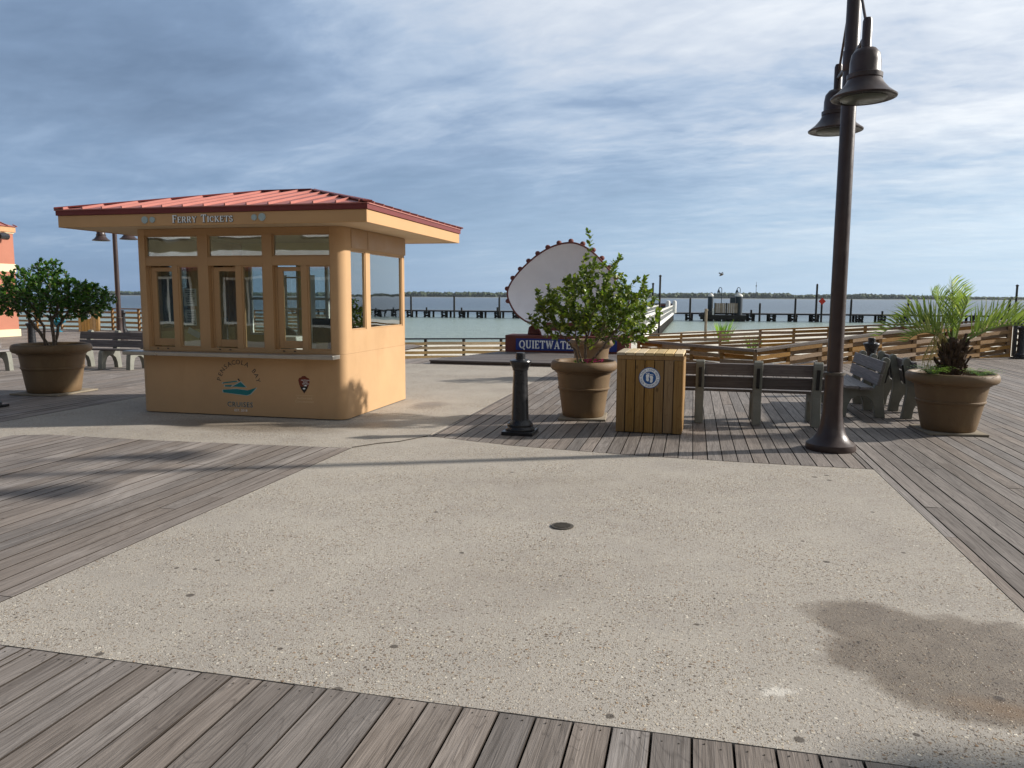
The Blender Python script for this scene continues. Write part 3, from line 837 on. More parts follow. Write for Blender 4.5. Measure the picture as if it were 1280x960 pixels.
# arrowhead emblem
ax, az = -5.035, .465
ah = [(0, -.118), (-.045, -.06), (-.072, .0), (-.085, .06), (-.072, .09), (-.04, .098), (-.028, .115), (.015, .12), (.04, .10), (.075, .085), (.083, .05), (.07, .0), (.045, -.055)]
mb = MB(); mb.add([(ax+a, WY, az+b) for a, b in ah], [tuple(range(len(ah)))])
em = K(mb, 'arrowhead_emblem', M['emblembrown'])
mb = MB(); mb.add([(ax+a, WY-.0012, az+b) for a, b in ((0, -.112), (-.045, -.055), (-.058, -.022), (-.02, -.03), (.0, -.015), (.03, -.028), (.058, -.02), (.043, -.052))], [tuple(range(8))])
K(mb, 'emblem_meadow', M['emblemdark'], em)
mb = MB()
for i, s_ in enumerate(('NATIONAL', 'PARK', 'SERVICE')): put_text(mb, s_, .026, ax+.022, az+.052-.024*i, WY-.0016)
mb.add([(ax+a, WY-.0018, az+b) for a, b in ((-.02, -.06), (.012, -.062), (.018, -.05), (.01, -.043), (-.016, -.044))], [tuple(range(5))])
mb.add([(ax+a, WY-.0018, az+b) for a, b in ((-.01, -.016), (.02, .0), (.045, -.008), (.03, -.02))], [tuple(range(4))])
K(mb, 'emblem_marks', M['letterwhite'], em)
mb = MB(); put_text(mb, 'Authorized', .05, ax, .268, WY); put_text(mb, 'Concessioner', .05, ax, .222, WY)
mb.add([(ax-.125, WY, .318), (ax+.125, WY, .318), (ax+.125, WY, .322), (ax-.125, WY, .322)], [(0,1,2,3)])
K(mb, 'concession_lettering', M['creamprint'])

# things inside the kiosk
t = thing('service_desk', (-5.9, 9.75, .03), 'dark service desk behind the kiosk windows', 'desk')
mb = MB(); mb.box((-1.5, -.32, .80), (1.3, .32, .84)); mb.build('desk_top', M['whitepaint'], t, bevel=.004)
mb = MB(); mb.box((-1.5, -.30, .0), (-1.46, .30, .80)); mb.box((1.26, -.30, .0), (1.3, .30, .80)); mb.box((-1.46, -.30, .2), (1.26, -.27, .80)); mb.build('desk_panel', M['darkplastic'], t)
def office_chair(loc, rz, label):
    t = thing('office_chair', loc, label, 'chair', 'office chairs in the kiosk', rz)
    mb = MB(); mb.box((-.24, -.24, .46), (.24, .24, .54)); mb.build('seat', M['darkplastic'], t, bevel=.03)
    mb = MB(); mb.prism([(-.22, .58), (.22, .58), (.25, .85), (.2, 1.08), (.10, 1.16), (-.10, 1.16), (-.2, 1.08), (-.25, .85)], .20, .27, 'y'); mb.build('backrest', M['darkplastic'], t, bevel=.02)
    mb = MB(); mb.tube([(0,0,.08), (0,0,.46)], .03, 10)
    for k in range(5): a = 2*PI*k/5; mb.bar((0,0,.08), (.28*math.cos(a), .28*math.sin(a), .05), .04, .03)
    mb.build('pedestal', M['darkplastic'], t)
    return t
office_chair((-5.95, 10.35, .03), R(200), 'black office chair behind the middle sliding window of the kiosk')
office_chair((-4.95, 10.5, .03), R(170), 'black office chair behind the right sliding window of the kiosk')
t = thing('wall_picture', (-5.15, B-.105, 1.35), 'dark framed notice hung on the inside wall of the kiosk', 'picture')
mb = MB(); mb.box((-.14, -.02, 0), (.14, 0, .42)); mb.build('picture_frame', M['emblemdark'], t)
mb = MB(); mb.box((-.11, -.024, .03), (.11, -.0205, .39)); mb.build('picture_sheet', M['paper'], t)
t = tag(MB().box((-6.1, 9.62, .872), (-5.55, 9.92, .885)).box((-6.02, 9.66, .886), (-5.72, 9.86, .90)).build('paper_stack', M['paper']), 'white papers lying on the desk inside the kiosk', 'papers')

def monitor(loc, label, rz):
    t = thing('computer_monitor', loc, label, 'monitor', 'monitors on the kiosk desk', rz)
    mb = MB(); mb.box((-.26, -.02, .12), (.26, .02, .46)); mb.build('screen', M['darkplastic'], t, bevel=.008)
    mb = MB(); mb.box((-.03, -.0, .01), (.03, .03, .14)); mb.box((-.12, -.08, 0), (.12, .1, .012)); mb.build('stand', M['darkplastic'], t)
monitor((-6.75, 9.8, .875), 'black computer monitor on the desk behind the left kiosk window', R(160))
monitor((-4.95, 9.85, .875), 'black computer monitor on the desk behind the right kiosk window', R(195))
t = thing('printer', (-5.62, 9.86, .875), 'pale office printer on the kiosk desk', 'printer')
mb = MB(); mb.box((-.2, -.16, 0), (.2, .16, .2)); mb.build('body', M['whitepaint'], t, bevel=.02)
mb = MB(); mb.box((-.15, -.3, .06), (.15, -.161, .075)); mb.build('tray', M['darkplastic'], t)
t = thing('shelf_unit', (-6.23, B-.28, .03), 'cream shelf unit against the back wall inside the kiosk', 'shelf')
mb = MB()
for z in (.4, .9, 1.4, 1.9): mb.box((-.24, -.12, z), (.24, .12, z+.02))
mb.build('shelf_board', M['whitepaint'], t)
mb = MB(); mb.box((-.26, -.12, 0), (-.241, .12, 1.95)); mb.box((.241, -.12, 0), (.26, .12, 1.95)); mb.build('side_panel', M['whitepaint'], t)
# ------------------------------------------------------------------ street lamp
def street_lamp(loc, label, rz=0):
    t = thing('street_lamp', loc, label, 'street lamp', 'twin-headed street lamps', rz)
    mb = MB(); mb.lathe([(.255, 0), (.262, .02), (.255, .07), (.235, .085), (.19, .12), (.150, .18), (.120, .28), (.104, .42), (.098, .60), (.096, .82), (.10, .83), (.10, .85), (.08, .86)], 40)
    b = mb.build('base', M['bronze'], t, smooth=35)
    mb = MB(); mb.lathe([(.097, .822), (.112, .826), (.112, .852), (.097, .856)], 32); mb.build('ring', M['metalgrey'], b, smooth=35)
    mb = MB(); mb.lathe([(.081, .80), (.079, 2.4), (.070, 5.15), (.03, 5.22)], 28); mb.build('pole', M['bronze'], t, smooth=35)
    mb = MB(); mb.lathe([(.076, 4.00), (.083, 4.01), (.083, 4.20), (.076, 4.21)], 28); mb.build('collar', M['bronze'], t, smooth=35)
    for s in (-1, 1):
        y = s*.74
        mb = MB(); mb.tube([(0, s*.05, 4.10), (0, y, 4.13)], .024, 10); mb.build('arm', M['bronze'], t, smooth=40)
        mb = MB(); mb.tube([(0, s*.05, 4.98), (0, y, 4.17)], .014, 8); mb.build('tie_rod', M['bronze'], t, smooth=40)
        mb = MB(); c = (0, y, 3.55)
        mb.lathe([(.293, -.002), (.296, .010), (.28, .022), (.225, .065), (.175, .125), (.152, .17), (.158, .175), (.160, .215), (.146, .22), (.140, .23), (.138, .33), (.126, .40), (.09, .445), (.048, .455), (.044, .47), (.044, .70), (.034, .73), (.0, .735)], 40, c)
        h = mb.build('lamp_head', M['bronze'], t, smooth=38)
        mb = MB(); mb.lathe([(.262, -.004), (.276, -.008), (.289, -.003)], 40, c); 
        mb2 = MB(); mb2.lathe([(.20, -.014), (.21, -.006), (.21, -.004)], 32, c); mb2.build('lens', M['lens'], h, smooth=40)
        mb.build('rim', M['black'], h, smooth=40)
    return t
lamp = street_lamp((1.52, 8.82, 0), 'tall dark bronze twin-headed street lamp standing beside the benches')
l2 = copy_tree(lamp); place(l2, (-19.75, 23.05, 0), 'distant bronze street lamp rising behind the kiosk roof edge', R(90-14))

for ch in list(l2.children):
    if ch.name.startswith('tie_rod'): bpy.data.objects.remove(ch)
    elif ch.name.startswith('pole'):
        mb = MB(); mb.lathe([(.081, .80), (.079, 2.4), (.073, 4.28), (.03, 4.33)], 28)
        nm = mb.build('pole', M['bronze'], l2, smooth=35); bpy.data.objects.remove(ch)

# ------------------------------------------------------------------ bollards
def bollard(loc, label):
    t = thing('bollard', loc, label, 'bollard', 'black cast-iron bollards')
    mb = MB(); s = .19
    mb.prism([(-s, -s), (s, -s), (s, s), (-s, s)], 0, .045, 'z')
    mb.lathe([(.180, .045), (.180, .07), (.155, .085), (.158, .12), (.132, .145), (.112, .17)], 28)
    mb.build('base', M['black'], t, smooth=35, bevel=.006)
    mb = MB(); mb.lathe([(.110, .165), (.104, .19), (.086, .76), (.086, .78)], 28); mb.build('shaft', M['black'], t, smooth=40)
    mb = MB(); mb.lathe([(.086, .77), (.096, .775), (.096, .795), (.108, .82), (.128, .862), (.134, .878), (.128, .892), (.09, .903), (.062, .91)], 28)
    mb.lathe([(.060, .905), (.058, .975), (.05, .985)], 20)
    mb.build('cap', M['black'], t, smooth=35)
    return t
b0 = bollard((-2.0, 8.9, 0), 'black bollard standing on the planks between the kiosk and the slatted bin')
for loc, lab in (((-9.98, 8.93, 0), 'black bollard in the shade in front of the large tree planter, only its foot showing'),
                 ((-16.9, 16.55, 0), 'black bollard half hidden behind the large planter and its tree'),
                 ((-24.3, 28.6, 0), 'far black bollard right of the distant lamp pole'),
                 ((3.0, 14.1, 0), 'black bollard rising behind the back-to-back benches'),
                 ((8.95, 23.9, 0), 'black bollard where the ramp fence ends')):
    place(copy_tree(b0), loc, lab, rng.uniform(-.1, .1))

# ------------------------------------------------------------------ benches
def bench(loc, label, rz, boards):
    t = thing('bench', loc, label, 'bench', 'benches with cast supports and board seats', rz)
    prof = [(.62,0),(.49,0),(.475,.13),(.43,.24),(.35,.295),(.25,.30),(.17,.255),(.125,.15),(.11,0),(-.01,0),(.005,.2),(.03,.36),(.055,.405),(.10,.418),(.42,.392),(.455,.42),(.475,.47),(.545,.80),(.565,.835),(.60,.845),(.635,.82),(.64,.78),(.575,.46),(.572,.38),(.59,.22)]
    for x in (-.73, 0, .73):
        mb = MB(); mb.prism(prof, x-.055, x+.055, 'x'); s = mb.build('support', M['gconc'], t, bevel=.008)
        mb = MB(); mb.prism([(.592,.48),(.612,.50),(.655,.74),(.645,.745),(.636,.745)], x-.02, x+.02, 'x'); mb.build('recess_shade', M['darkplastic'], s)  # dark strip standing in for the shade of a recess
    rr = random.Random(int(abs(loc[0]*100)))
    for y in (.06, .245):
        mb = MB(); mb.c = rr.random(); mb.box((-.95, y, .42 - y*.06), (.95, y+.165, .458 - y*.06)); mb.build('seat_board', boards, t, bevel=.006)
    for z0 in (.47, .645):
        mb = MB(); mb.c = rr.random()
        d = .0
        a = (.495 + (z0-.5)*.21, z0); b = (.495 + (z0+.155-.5)*.21, z0+.155)
        mb.prism([(a[0]-.038, a[1]), (a[0], a[1]-.008), (b[0], b[1]-.008), (b[0]-.038, b[1])], -.95, .95, 'x')
        mb.build('back_board', boards, t, bevel=.006)
    return t
# local +y is the back of the bench; the seat faces local -y
bench((.85, 10.88, 0), 'dark board bench seen from behind, between the slatted bin and the lamp', R(180), M['benchdark'])
bench((2.03, 12.15, 0), 'grey board bench facing the lamp, back to back with another bench', R(-90), M['benchgrey'])
bench((3.48, 12.15, 0), 'dark board bench turned to the water, half hidden by the palm planter', R(90), M['benchdark'])
bench((-12.77, 14.25, 0), 'dark board bench between the large tree planter and the kiosk', 0, M['benchdark'])
bench((-14.35, 12.75, 0), 'pale grey bench beside the large tree planter, only its end showing', R(90), M['benchgrey'])

# ------------------------------------------------------------------ bins
def slat_bin(loc, label, rz, ringtext=True):
    t = thing('slatted_bin', loc, label, 'litter bin', 'wooden slatted litter bins', rz)
    w, d, h = .40, .38, .90
    rr = random.Random(int(abs(loc[0])*77)+3)
    mb = MB(); mb.box((-w+.035, -d+.035, .02), (w-.035, d-.035, h-.01)); mb.build('inner_box', M['emblemdark'], t)
    n = 7; p = 2*w/n
    for sgn in (-1, 1):
        mb = MB()
        for i in range(n):
            mb.c = rr.random(); x = -w + i*p
            j = rr.uniform(-.004, .004)
            mb.prism([(x+.003, .012+j), (x+p-.008+rr.uniform(-.003,.002), .012+j), (x+p-.006, h+j*.5), (x+.004, h+j*.5)], sgn*d, sgn*(d-.03), 'y')
        mb.build('slat_panel', M['pine'], t, bevel=.003)
        mb = MB(); p2 = 2*(d-.03)/6
        for i in range(6):
            mb.c = rr.random(); y = -(d-.032) + i*p2
            mb.box((sgn*w, y+.003, .012), (sgn*(w-.03), y+p2-.008, h))
        mb.build('slat_panel', M['pine'], t, bevel=.003)
    mb = MB(); mb.c = .6; mb.box((-w+.0, -d-.004, h+.002), (w, -d+.03, h+.052)); mb.build('top_rail', M['pine'], t, bevel=.004)
    mb = MB(); mb.c = .3; mb.box((-w, d-.03, h+.002), (w, d+.004, h+.052)); mb.build('top_rail', M['pine'], t, bevel=.004)
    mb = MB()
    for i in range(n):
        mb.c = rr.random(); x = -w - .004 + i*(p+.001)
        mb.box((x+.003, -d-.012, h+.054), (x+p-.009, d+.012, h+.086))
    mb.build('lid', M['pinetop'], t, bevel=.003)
    mb = MB(); z = .685
    circ = lambda r, n=36: [(r*math.cos(2*PI*i/n), z+r*math.sin(2*PI*i/n)) for i in range(n)]
    mb.prism(circ(.128), -d-.006, -d-.0005, 'y'); st = mb.build('sticker', M['letterwhite'], t)
    mb = MB(); Y = -d-.0072
    n_ = 36
    for r0, r1 in ((.120, .128),):
        a = circ(r1); b = circ(r0); mb.add([(q[0], Y, q[1]) for q in a+b], [(i, (i+1) % n_, n_+(i+1) % n_, n_+i) for i in range(n_)])
    mb.prism(circ(.078), Y, -d-.006, 'y'); mb.build('sticker_centre', M['bluesticker'], st)
    mb = MB(); arc_text(mb, 'PLEASE LEAVE ONLY', .030, 0, z, Y-.0005, .090, R(172), R(8)); arc_text(mb, 'YOUR FOOTPRINTS', .030, 0, z, Y-.0005, .111, R(190), R(350), True)
    mb.build('sticker_lettering', M['bluesticker'], st)
    mb = MB()
    for s, zz in ((-1, .006), (1, -.010)):
        foot = [(0, -.050), (.016, -.046), (.019, -.028), (.013, -.006), (.02, .014), (.022, .03), (.010, .040), (-.012, .036), (-.02, .02), (-.016, -.005), (-.016, -.035)]
        mb.add([(s*.024 - s*a, Y-.0010, z+zz+b) for a, b in foot], [tuple(range(len(foot)))])
        for k in range(5):
            ang = k*.008; cx_ = s*.024 - s*(-.018 + k*.0088); cz_ = z+zz+.045+.005*math.sin(k/4*PI)+(.004 if k == 4 else 0); r = .0042 + (.002 if k == 4 else 0)
            mb.add([(cx_+r*math.cos(2*PI*q/8), Y-.0010, cz_+r*1.2*math.sin(2*PI*q/8)) for q in range(8)], [tuple(range(8))])
    mb.build('footprint_mark', M['letterwhite'], st)
    return t
bin0 = slat_bin((-.475, 9.66, 0), 'brown slatted wooden bin with blue footprint sticker beside the central planter', R(-1.5))
place(copy_tree(bin0), (-26.6, 29.2, 0), 'distant slatted wooden bin by the beach fence left of the kiosk', R(36))

# ------------------------------------------------------------------ planters and plants
def planter(loc, label, rim, base, h, soil='soil'):
    t = thing('planter', loc, label, 'planter', 'round brown planters')
    k = h
    r = lambda f: base + (rim*.86-base)*f
    prof = [(base*.96, .03), (base, .045)]
    for f in (.15, .3, .45): prof.append((r(f), .03+k*f))
    prof += [(r(.50)+.004, .03+k*.49), (r(.50)+.018, .03+k*.50), (r(.50)+.018, .03+k*.52), (r(.52)+.004, .03+k*.53), (r(.65), .03+k*.65), (r(.78), .03+k*.78),
             (r(.80)+.02, .03+k*.79), (r(.80)+.022, .03+k*.815), (rim*.90, .03+k*.82), (rim*.955, .03+k*.835), (rim*.995, .03+k*.87), (rim, .03+k*.91), (rim*.99, .03+k*.955), (rim*.955, .03+k*.99), (rim*.91, .03+k*1.0), (rim*.87, .03+k*.985), (rim*.85, .03+k*.95), (rim*.84, .03+k*.90)]
    mb = MB(); mb.lathe(prof, 48); mb.build('pot', M['planter'], t, smooth=50)
    mb = MB(); rr = random.Random(int(rim*1000)); n = 28
    vs = [(0, 0, .03+k*.93)]
    for j in (1, 2, 3):
        for i in range(n): a = 2*PI*i/n; q = rim*.845*j/3; vs.append((q*math.cos(a), q*math.sin(a), .03+k*(.935 - .01*j) + rr.uniform(-.012, .012)))
    fs = [(0, 1+i, 1+(i+1) % n) for i in range(n)]
    for j in (0, 1):
        for i in range(n): fs.append((1+j*n+i, 1+(j+1)*n+i, 1+(j+1)*n+(i+1) % n, 1+j*n+(i+1) % n))
    mb.add(vs, fs); mb.build('soil', M[soil], t, smooth=60)
    mb = MB(); s = base*1.16
    mb.prism([(-s, -s*.96), (s*.93, -s), (s, s), (-s*.95, s)], 0.002, .028, 'z'); mb.build('base_slab', M['slab'], t, bevel=.006)
    return t
p0 = planter((-1.43, 10.33, 0), 'brown ribbed planter between the bollard and the slatted bin, pink flowers inside', .455, .285, .76, 'mulch')
planter((-2.0, 15.5, 0), 'brown planter standing farther back, in front of the shell sculpture', .455, .285, .76, 'mulch')
planter((3.16, 10.42, 0), 'wide brown planter holding the young palm', .52, .305, .72)
planter((-10.45, 10.62, 0), 'large brown planter holding the dense dark-green tree', .60, .40, .80)
for o in list(COL.objects):
    if o.name.startswith('planter') and o.type == 'EMPTY': o.rotation_euler.z = rng.uniform(-.15, .15)

def leaf(mb, p, d, n, L, W):
    """one folded leaf from p along d, facing n"""
    d = d.normalized(); s = d.cross(n)
    if s.length < 1e-4: s = d.orthogonal()
    s.normalize(); n = s.cross(d)
    b = p; m1 = p + d*L*.35; m2 = p + d*L*.7; tp = p + d*L - n*L*.08
    mb.add([b, m1 + s*W*.5 + n*W*.12, m2 + s*W*.42 + n*W*.10, tp, m2 - s*W*.42 + n*W*.10, m1 - s*W*.5 + n*W*.12, m1, m2],
           [(0,1,6),(6,1,2,7),(7,2,3),(0,6,5),(6,7,4,5),(7,3,4)])
def grow(base_pts, att, step, infl, kill, iters, seed, maxn=2600):
    r = np.random.default_rng(seed)
    nodes = [np.array(b[0], float) for b in base_pts]; par = [-1]*len(nodes)
    # lead the stems upward first
    for i, (b, dirn, nst) in enumerate(base_pts):
        cur = i; d = np.array(dirn, float); d /= np.linalg.norm(d)
        for k in range(nst):
            d = d + r.normal(0, .10, 3); d /= np.linalg.norm(d)
            nodes.append(nodes[cur] + d*step); par.append(cur); cur = len(nodes)-1
    att = np.array(att, float)
    for it in range(iters):
        if len(att) == 0 or len(nodes) > maxn: break
        N = np.array(nodes)
        D = np.linalg.norm(att[:, None, :] - N[None, :, :], axis=2)
        near = D.argmin(1); dm = D.min(1)
        pull = {}
        for a in range(len(att)):
            if dm[a] < infl:
                v = att[a] - N[near[a]]; v /= np.linalg.norm(v)+1e-9
                pull.setdefault(near[a], []).append(v)
        if not pull: break
        added = 0
        for k, vs in pull.items():
            v = np.mean(vs, 0) + r.normal(0, .18, 3); v /= np.linalg.norm(v)+1e-9
            q = N[k] + v*step
            nodes.append(q); par.append(k); added += 1
        N2 = np.array(nodes[-added:])
        D2 = np.linalg.norm(att[:, None, :] - N2[None, :, :], axis=2).min(1)
        att = att[D2 > kill]
    n = len(nodes); rad = np.zeros(n); kids = [[] for _ in range(n)]
    for i, p in enumerate(par):
        if p >= 0: kids[p].append(i)
    order = range(n-1, -1, -1)
    for i in order:
        rad[i] = .0028 if not kids[i] else sum(rad[k]**2.25 for k in kids[i])**(1/2.25)
    return np.array(nodes), par, rad, kids
def tree(name, loc, label, cat, crown, stems, nat, step, leafL, leafW, per, mat, seed, rmax=.03, leafr=.009, sprigs=()):
    """crown: ellipsoids (centre, radii, weight) in local space"""
    r = np.random.default_rng(seed); rr = random.Random(seed)
    att = []
    wsum = sum(c[2] for c in crown)
    for c, rad_, w in crown:
        k = int(nat*w/wsum)
        while k > 0:
            p = r.uniform(-1, 1, 3); l = np.linalg.norm(p)
            if l > 1 or l < .12: continue
            # looser towards the outline so that gaps show
            att.append(np.array(c) + p*np.array(rad_)); k -= 1
    for s in sprigs:
        a, b = np.array(s[0]), np.array(s[1])
        for q in np.linspace(0, 1, int(np.linalg.norm(b-a)/.05)+2): att.append(a+(b-a)*q + r.normal(0, .012, 3))
    nodes, par, rad, kids = grow(stems, att, step, .55, step*1.25, 160, seed)
    k = rmax/max(rad); rad = np.maximum(rad*min(1, k) if k < 1 else rad*k**.6, .0025)
    t = thing(name, loc, label, cat)
    mb = MB(); mb.keepn = True
    for i, p in enumerate(par):
        if p < 0: continue
        mb.tube([nodes[p], nodes[i]], [min(rad[p], rad[i]*1.25), rad[i]], 6 if rad[i] > .006 else 4, caps=False)
    mb.build('trunk', M['bark'], t, smooth=60)
    mb = MB(); mb.keepn = True
    cen = np.mean([c[0] for c in crown], 0)
    for i in range(len(nodes)):
        if rad[i] > leafr or par[i] < 0: continue
        d0 = nodes[i]-nodes[par[i]]; d0 /= np.linalg.norm(d0)+1e-9
        tip = not kids[i]
        for q in range(per + (2 if tip else 0)):
            rv = r.normal(0, 1, 3); rv -= d0*rv.dot(d0); rv /= np.linalg.norm(rv)+1e-9
            d = d0*r.uniform(.35, .9) + rv*.8 + np.array((0, 0, r.uniform(-.1, .4)))
            up = np.array((r.normal(0, .45), r.normal(0, .45), 1.0))
            mb.c = min(1, max(0, r.normal(.42, .22) + (.12 if tip else 0)))
            p = nodes[i] - d0*r.uniform(0, step)
            s = r.uniform(.65, 1.15)
            leaf(mb, Vector(p), Vector(d), Vector(up), leafL*s, leafW*s)
    mb.build('foliage', M[mat], t)
    return t
# central tree, its stems fan out of the planter
tree('bush_tree', (-1.43, 10.33, .74), 'loose light-green small tree growing from the central planter', 'tree',
     [((-.04, .22, .78), (.70, .66, .44), 7), ((.12, .3, 1.10), (.42, .40, .34), 2.4), ((.62, .1, .68), (.40, .40, .46), 3.0), ((-.50, .1, .64), (.30, .36, .30), 1.6), ((.05, .1, .42), (.4, .35, .22), 1.0)],
     [((-.06, 0, -.02), (-.5, .1, 1.2), 4), ((.02, .05, -.02), (.05, .1, 1), 5), ((.06, -.03, -.02), (.5, -.1, 1.1), 5), ((0, -.05, -.02), (-.2, -.3, 1), 4)],
     980, .058, .076, .043, 5, 'leaflight', 21, .020, .0075,
     sprigs=[((.15, 0, 1.3), (.02, 0, 1.80)), ((.3, 0, 1.15), (.52, .0, 1.50)), ((.45, 0, .95), (.86, .0, 1.24)), ((-.5, 0, .75), (-.72, .05, .98))])
tree('shrub', (-1.95, 15.5, .74), 'small loose shrub in the farther planter by the shell sculpture', 'shrub',
     [((.75, 0, .62), (.5, .45, .45), 3), ((.2, 0, .5), (.45, .4, .35), 2)], [((.05, 0, -.02), (.6, 0, .9), 5), ((.12, .05, -.02), (.9, .1, .8), 5)],
     200, .07, .09, .05, 3, 'leaflight', 33, .018, .008)
tree('planter_tree', (-10.45, 10.62, .78), 'dense dark-green round tree growing from the largest planter', 'tree',
     [((.1, 0, .80), (1.0, .8, .36), 7), ((-.1, 0, 1.05), (.6, .55, .34), 3.5), ((-.75, 0, .90), (.6, .5, .40), 3), ((.72, 0, .78), (.48, .48, .34), 3), ((.08, 0, 1.30), (.22, .2, .22), .9), ((-.95, -.1, .70), (.4, .4, .28), 1.5), ((.35, 0, .62), (.6, .5, .18), 1.2)],
     [((-.03, 0, -.02), (-.65, 0, 1), 6), ((.03, .03, -.02), (.1, .2, 1), 6), ((.06, -.02, -.02), (.5, -.1, 1), 6), ((-.05, -.05, -.02), (-.2, -.3, 1), 6)],
     1500, .060, .075, .043, 5, 'leafdark', 5, .030, .0078)
# flowers
t = thing('flower_clump', (-1.36, 10.06, .745), 'low clump of magenta flowers at the rim of the central planter', 'flowers')
mb = MB(); mb2 = MB(); rr = random.Random(4)
for i in range(70):
    a = rr.uniform(0, 2*PI); q = rr.uniform(0, .12); p = Vector((q*math.cos(a)*1.5 - .05, q*math.sin(a)*.8, rr.uniform(-.01, .05)))
    d = Vector((rr.gauss(0, 1), rr.gauss(0, 1), rr.uniform(.2, 1.2)))
    if i % 2: mb.c = rr.random(); leaf(mb, p, d, Vector((rr.gauss(0, .5), rr.gauss(0, .5), 1)), .05, .03)
    else:
        p.x += .10
        for k in range(5):
            an = 2*PI*k/5; dd = Vector((math.cos(an), math.sin(an)-.5, .4)); leaf(mb2, p+Vector((0,0,.03)), dd, Vector((0,-.5,1)), .022, .018)
mb.build('leaves', M['leafdark'], t); mb2.build('petals', M['flower'], t)

# palm
def palm(loc, label):
    t = thing('palm', loc, label, 'palm tree')
    rr = random.Random(9)
    mb = MB(); mb.lathe([(.10, -.03), (.125, .05), (.13, .18), (.115, .30), (.08, .42), (.04, .50)], 16)
    for k in range(54):
        a = k*2.399; z = .02 + .38*k/54; r0 = .115
        d = Vector((math.cos(a), math.sin(a), 0))
        p = d*r0 + Vector((0, 0, z)); ln = rr.uniform(.09, .20)
        q = p + d*rr.uniform(.03, .10) + Vector((0, 0, ln))
        mb.bar(p, q, .035, .02, up=d)
    mb.build('trunk', M['boots'], t)
    # a: azimuth in the picture plane, reach, lift, droop
    fr = [(183, .86, .84, .56), (168, .62, .90, .42), (198, .60, .62, .40), (128, .36, .92, .16), (96, .16, .96, .05), (68, .30, .92, .12), (2, 1.18, .86, .46), (16, .95, .90, .40), (-14, .85, .74, .36), (-75, .24, .80, .12)]
    _unused = [(180, .78, .60, .52), (168, .62, .72, .40), (200, .70, .48, .62), (120, .45, .92, .22), (95, .25, 1.0, .12), (80, .30, .98, .12), (60, .45, .92, .25), (12, .95, .72, .45), (0, .92, .62, .40), (-12, .80, .70, .48), (25, .72, .82, .34), (-60, .60, .70, .40), (-110, .55, .76, .35), (-150, .66, .62, .52), (150, .62, .70, .42), (230, .5, .42, .72), (300, .5, .8, .3)]
    for az, reach, lift, droop in fr:
        mb = MB(); mb.keepn = True
        a = R(az + rr.uniform(-5, 5)); h = Vector((math.cos(a), math.sin(a), 0)); side = Vector((-math.sin(a), math.cos(a), 0))
        pts = []
        n = 24
        for i in range(n+1):
            s = i/n
            pts.append(h*(reach*(s**1.05)) + Vector((0, 0, .36 + lift*s*1.05 - droop*1.1*s**2.6 - .12*s)))
        mb.c = rr.uniform(.3, .6)
        mb.tube(pts, [.014*(1-.8*i/n)+.002 for i in range(n+1)], 5)
        for i in range(6, n+1):
            s = i/n; p = pts[i]; d = (pts[min(i+1, n)] - pts[i-1]).normalized()
            up = side.cross(d).normalized()
            if up.z < 0: up = -up
            for sg in (-1, 1):
                for rep in (0,):
                    ln = (.36*math.sin(PI*min(1, .22+.70*s))+.07)*rr.uniform(.85, 1.1)*(1-.25*max(0, s-.7))
                    dd = (side*sg*rr.uniform(.34, .46) + up*rr.uniform(.55, .78) + d*rr.uniform(.55, .75)).normalized()
                    p2 = p + d*(rep*.5*reach/n)
                    tip = p2 + dd*ln + Vector((0, 0, -ln*.13)); mid = p2 + dd*ln*.55 + Vector((0, 0, ln*.03))
                    w = d*.0088
                    mb.c = min(1, max(0, rr.gauss(.45, .2)))
                    mb.add([p2-w, p2+w, mid+w, mid-w, tip], [(0,1,2,3),(3,2,4)])
        mb.build('frond', M['frond'], t)
    # dead hanging leaf stalks
    for az, ln in ((215, .75), (205, .62)):
        a = R(az); h = Vector((math.cos(a), math.sin(a), 0))
        pts = [h*(.08+.34*s) + Vector((0, 0, .40 + .22*math.sin(s*PI*.6) - .75*max(0, s-.45)*ln*1.4)) for s in [i/10 for i in range(11)]]
        mb = MB(); mb.tube(pts, [.012-.0008*i for i in range(11)], 6)
        for i in range(4, 11):
            for k in range(4):
                tip = pts[i] + Vector((rr.gauss(0, .05), rr.gauss(0, .05), -rr.uniform(.12, .24)))
                mb.add([pts[i]+Vector((.004,0,0)), pts[i]-Vector((.004,0,0)), tip], [(0,1,2)])
        mb.build('dry_frond', M['dryfrond'], t)
    return t
M['dryfrond'] = leaf_mat('dry_palm_leaf', lin('#8d7d4a'), lin('#aa9a60'), lin('#c9bd8c'), .2)
palm((3.16, 10.44, .68), 'young feather palm with arching pale-green fronds growing in a wide brown planter')
def fern(loc, label, seed, s=1.0):
    t = tag(bpy.data.objects.new('x', None), '', '') if False else None
    rr = random.Random(seed); mb = MB(); mb.keepn = True
    for k in range(60):
        a = rr.uniform(0, 2*PI); h = Vector((math.cos(a), math.sin(a), 0)); L = rr.uniform(.12, .24)*s
        n = 7; pts = [h*(L*.9*i/n) + Vector((0, 0, L*1.1*(i/n) - L*.75*(i/n)**2.2)) for i in range(n+1)]
        sd = Vector((-math.sin(a), math.cos(a), 0)); mb.c = rr.random()
        for i in range(1, n+1):
            for sg in (-1, 1):
                w = .032*s*(1-.6*i/n); leaf(mb, pts[i], sd*sg + h*.4, Vector((0,0,1)), w, .014*s)
    o = mb.build('fern', M['fern']); o.location = loc
    return tag(o, label, 'fern', 'ferns under the palm')
fern((2.87, 10.16, .71), 'bright green fern clump at the left rim of the palm planter', 1, 1.35)
fern((3.42, 10.20, .70), 'bright green fern clump at the right rim of the palm planter', 2, 1.1)
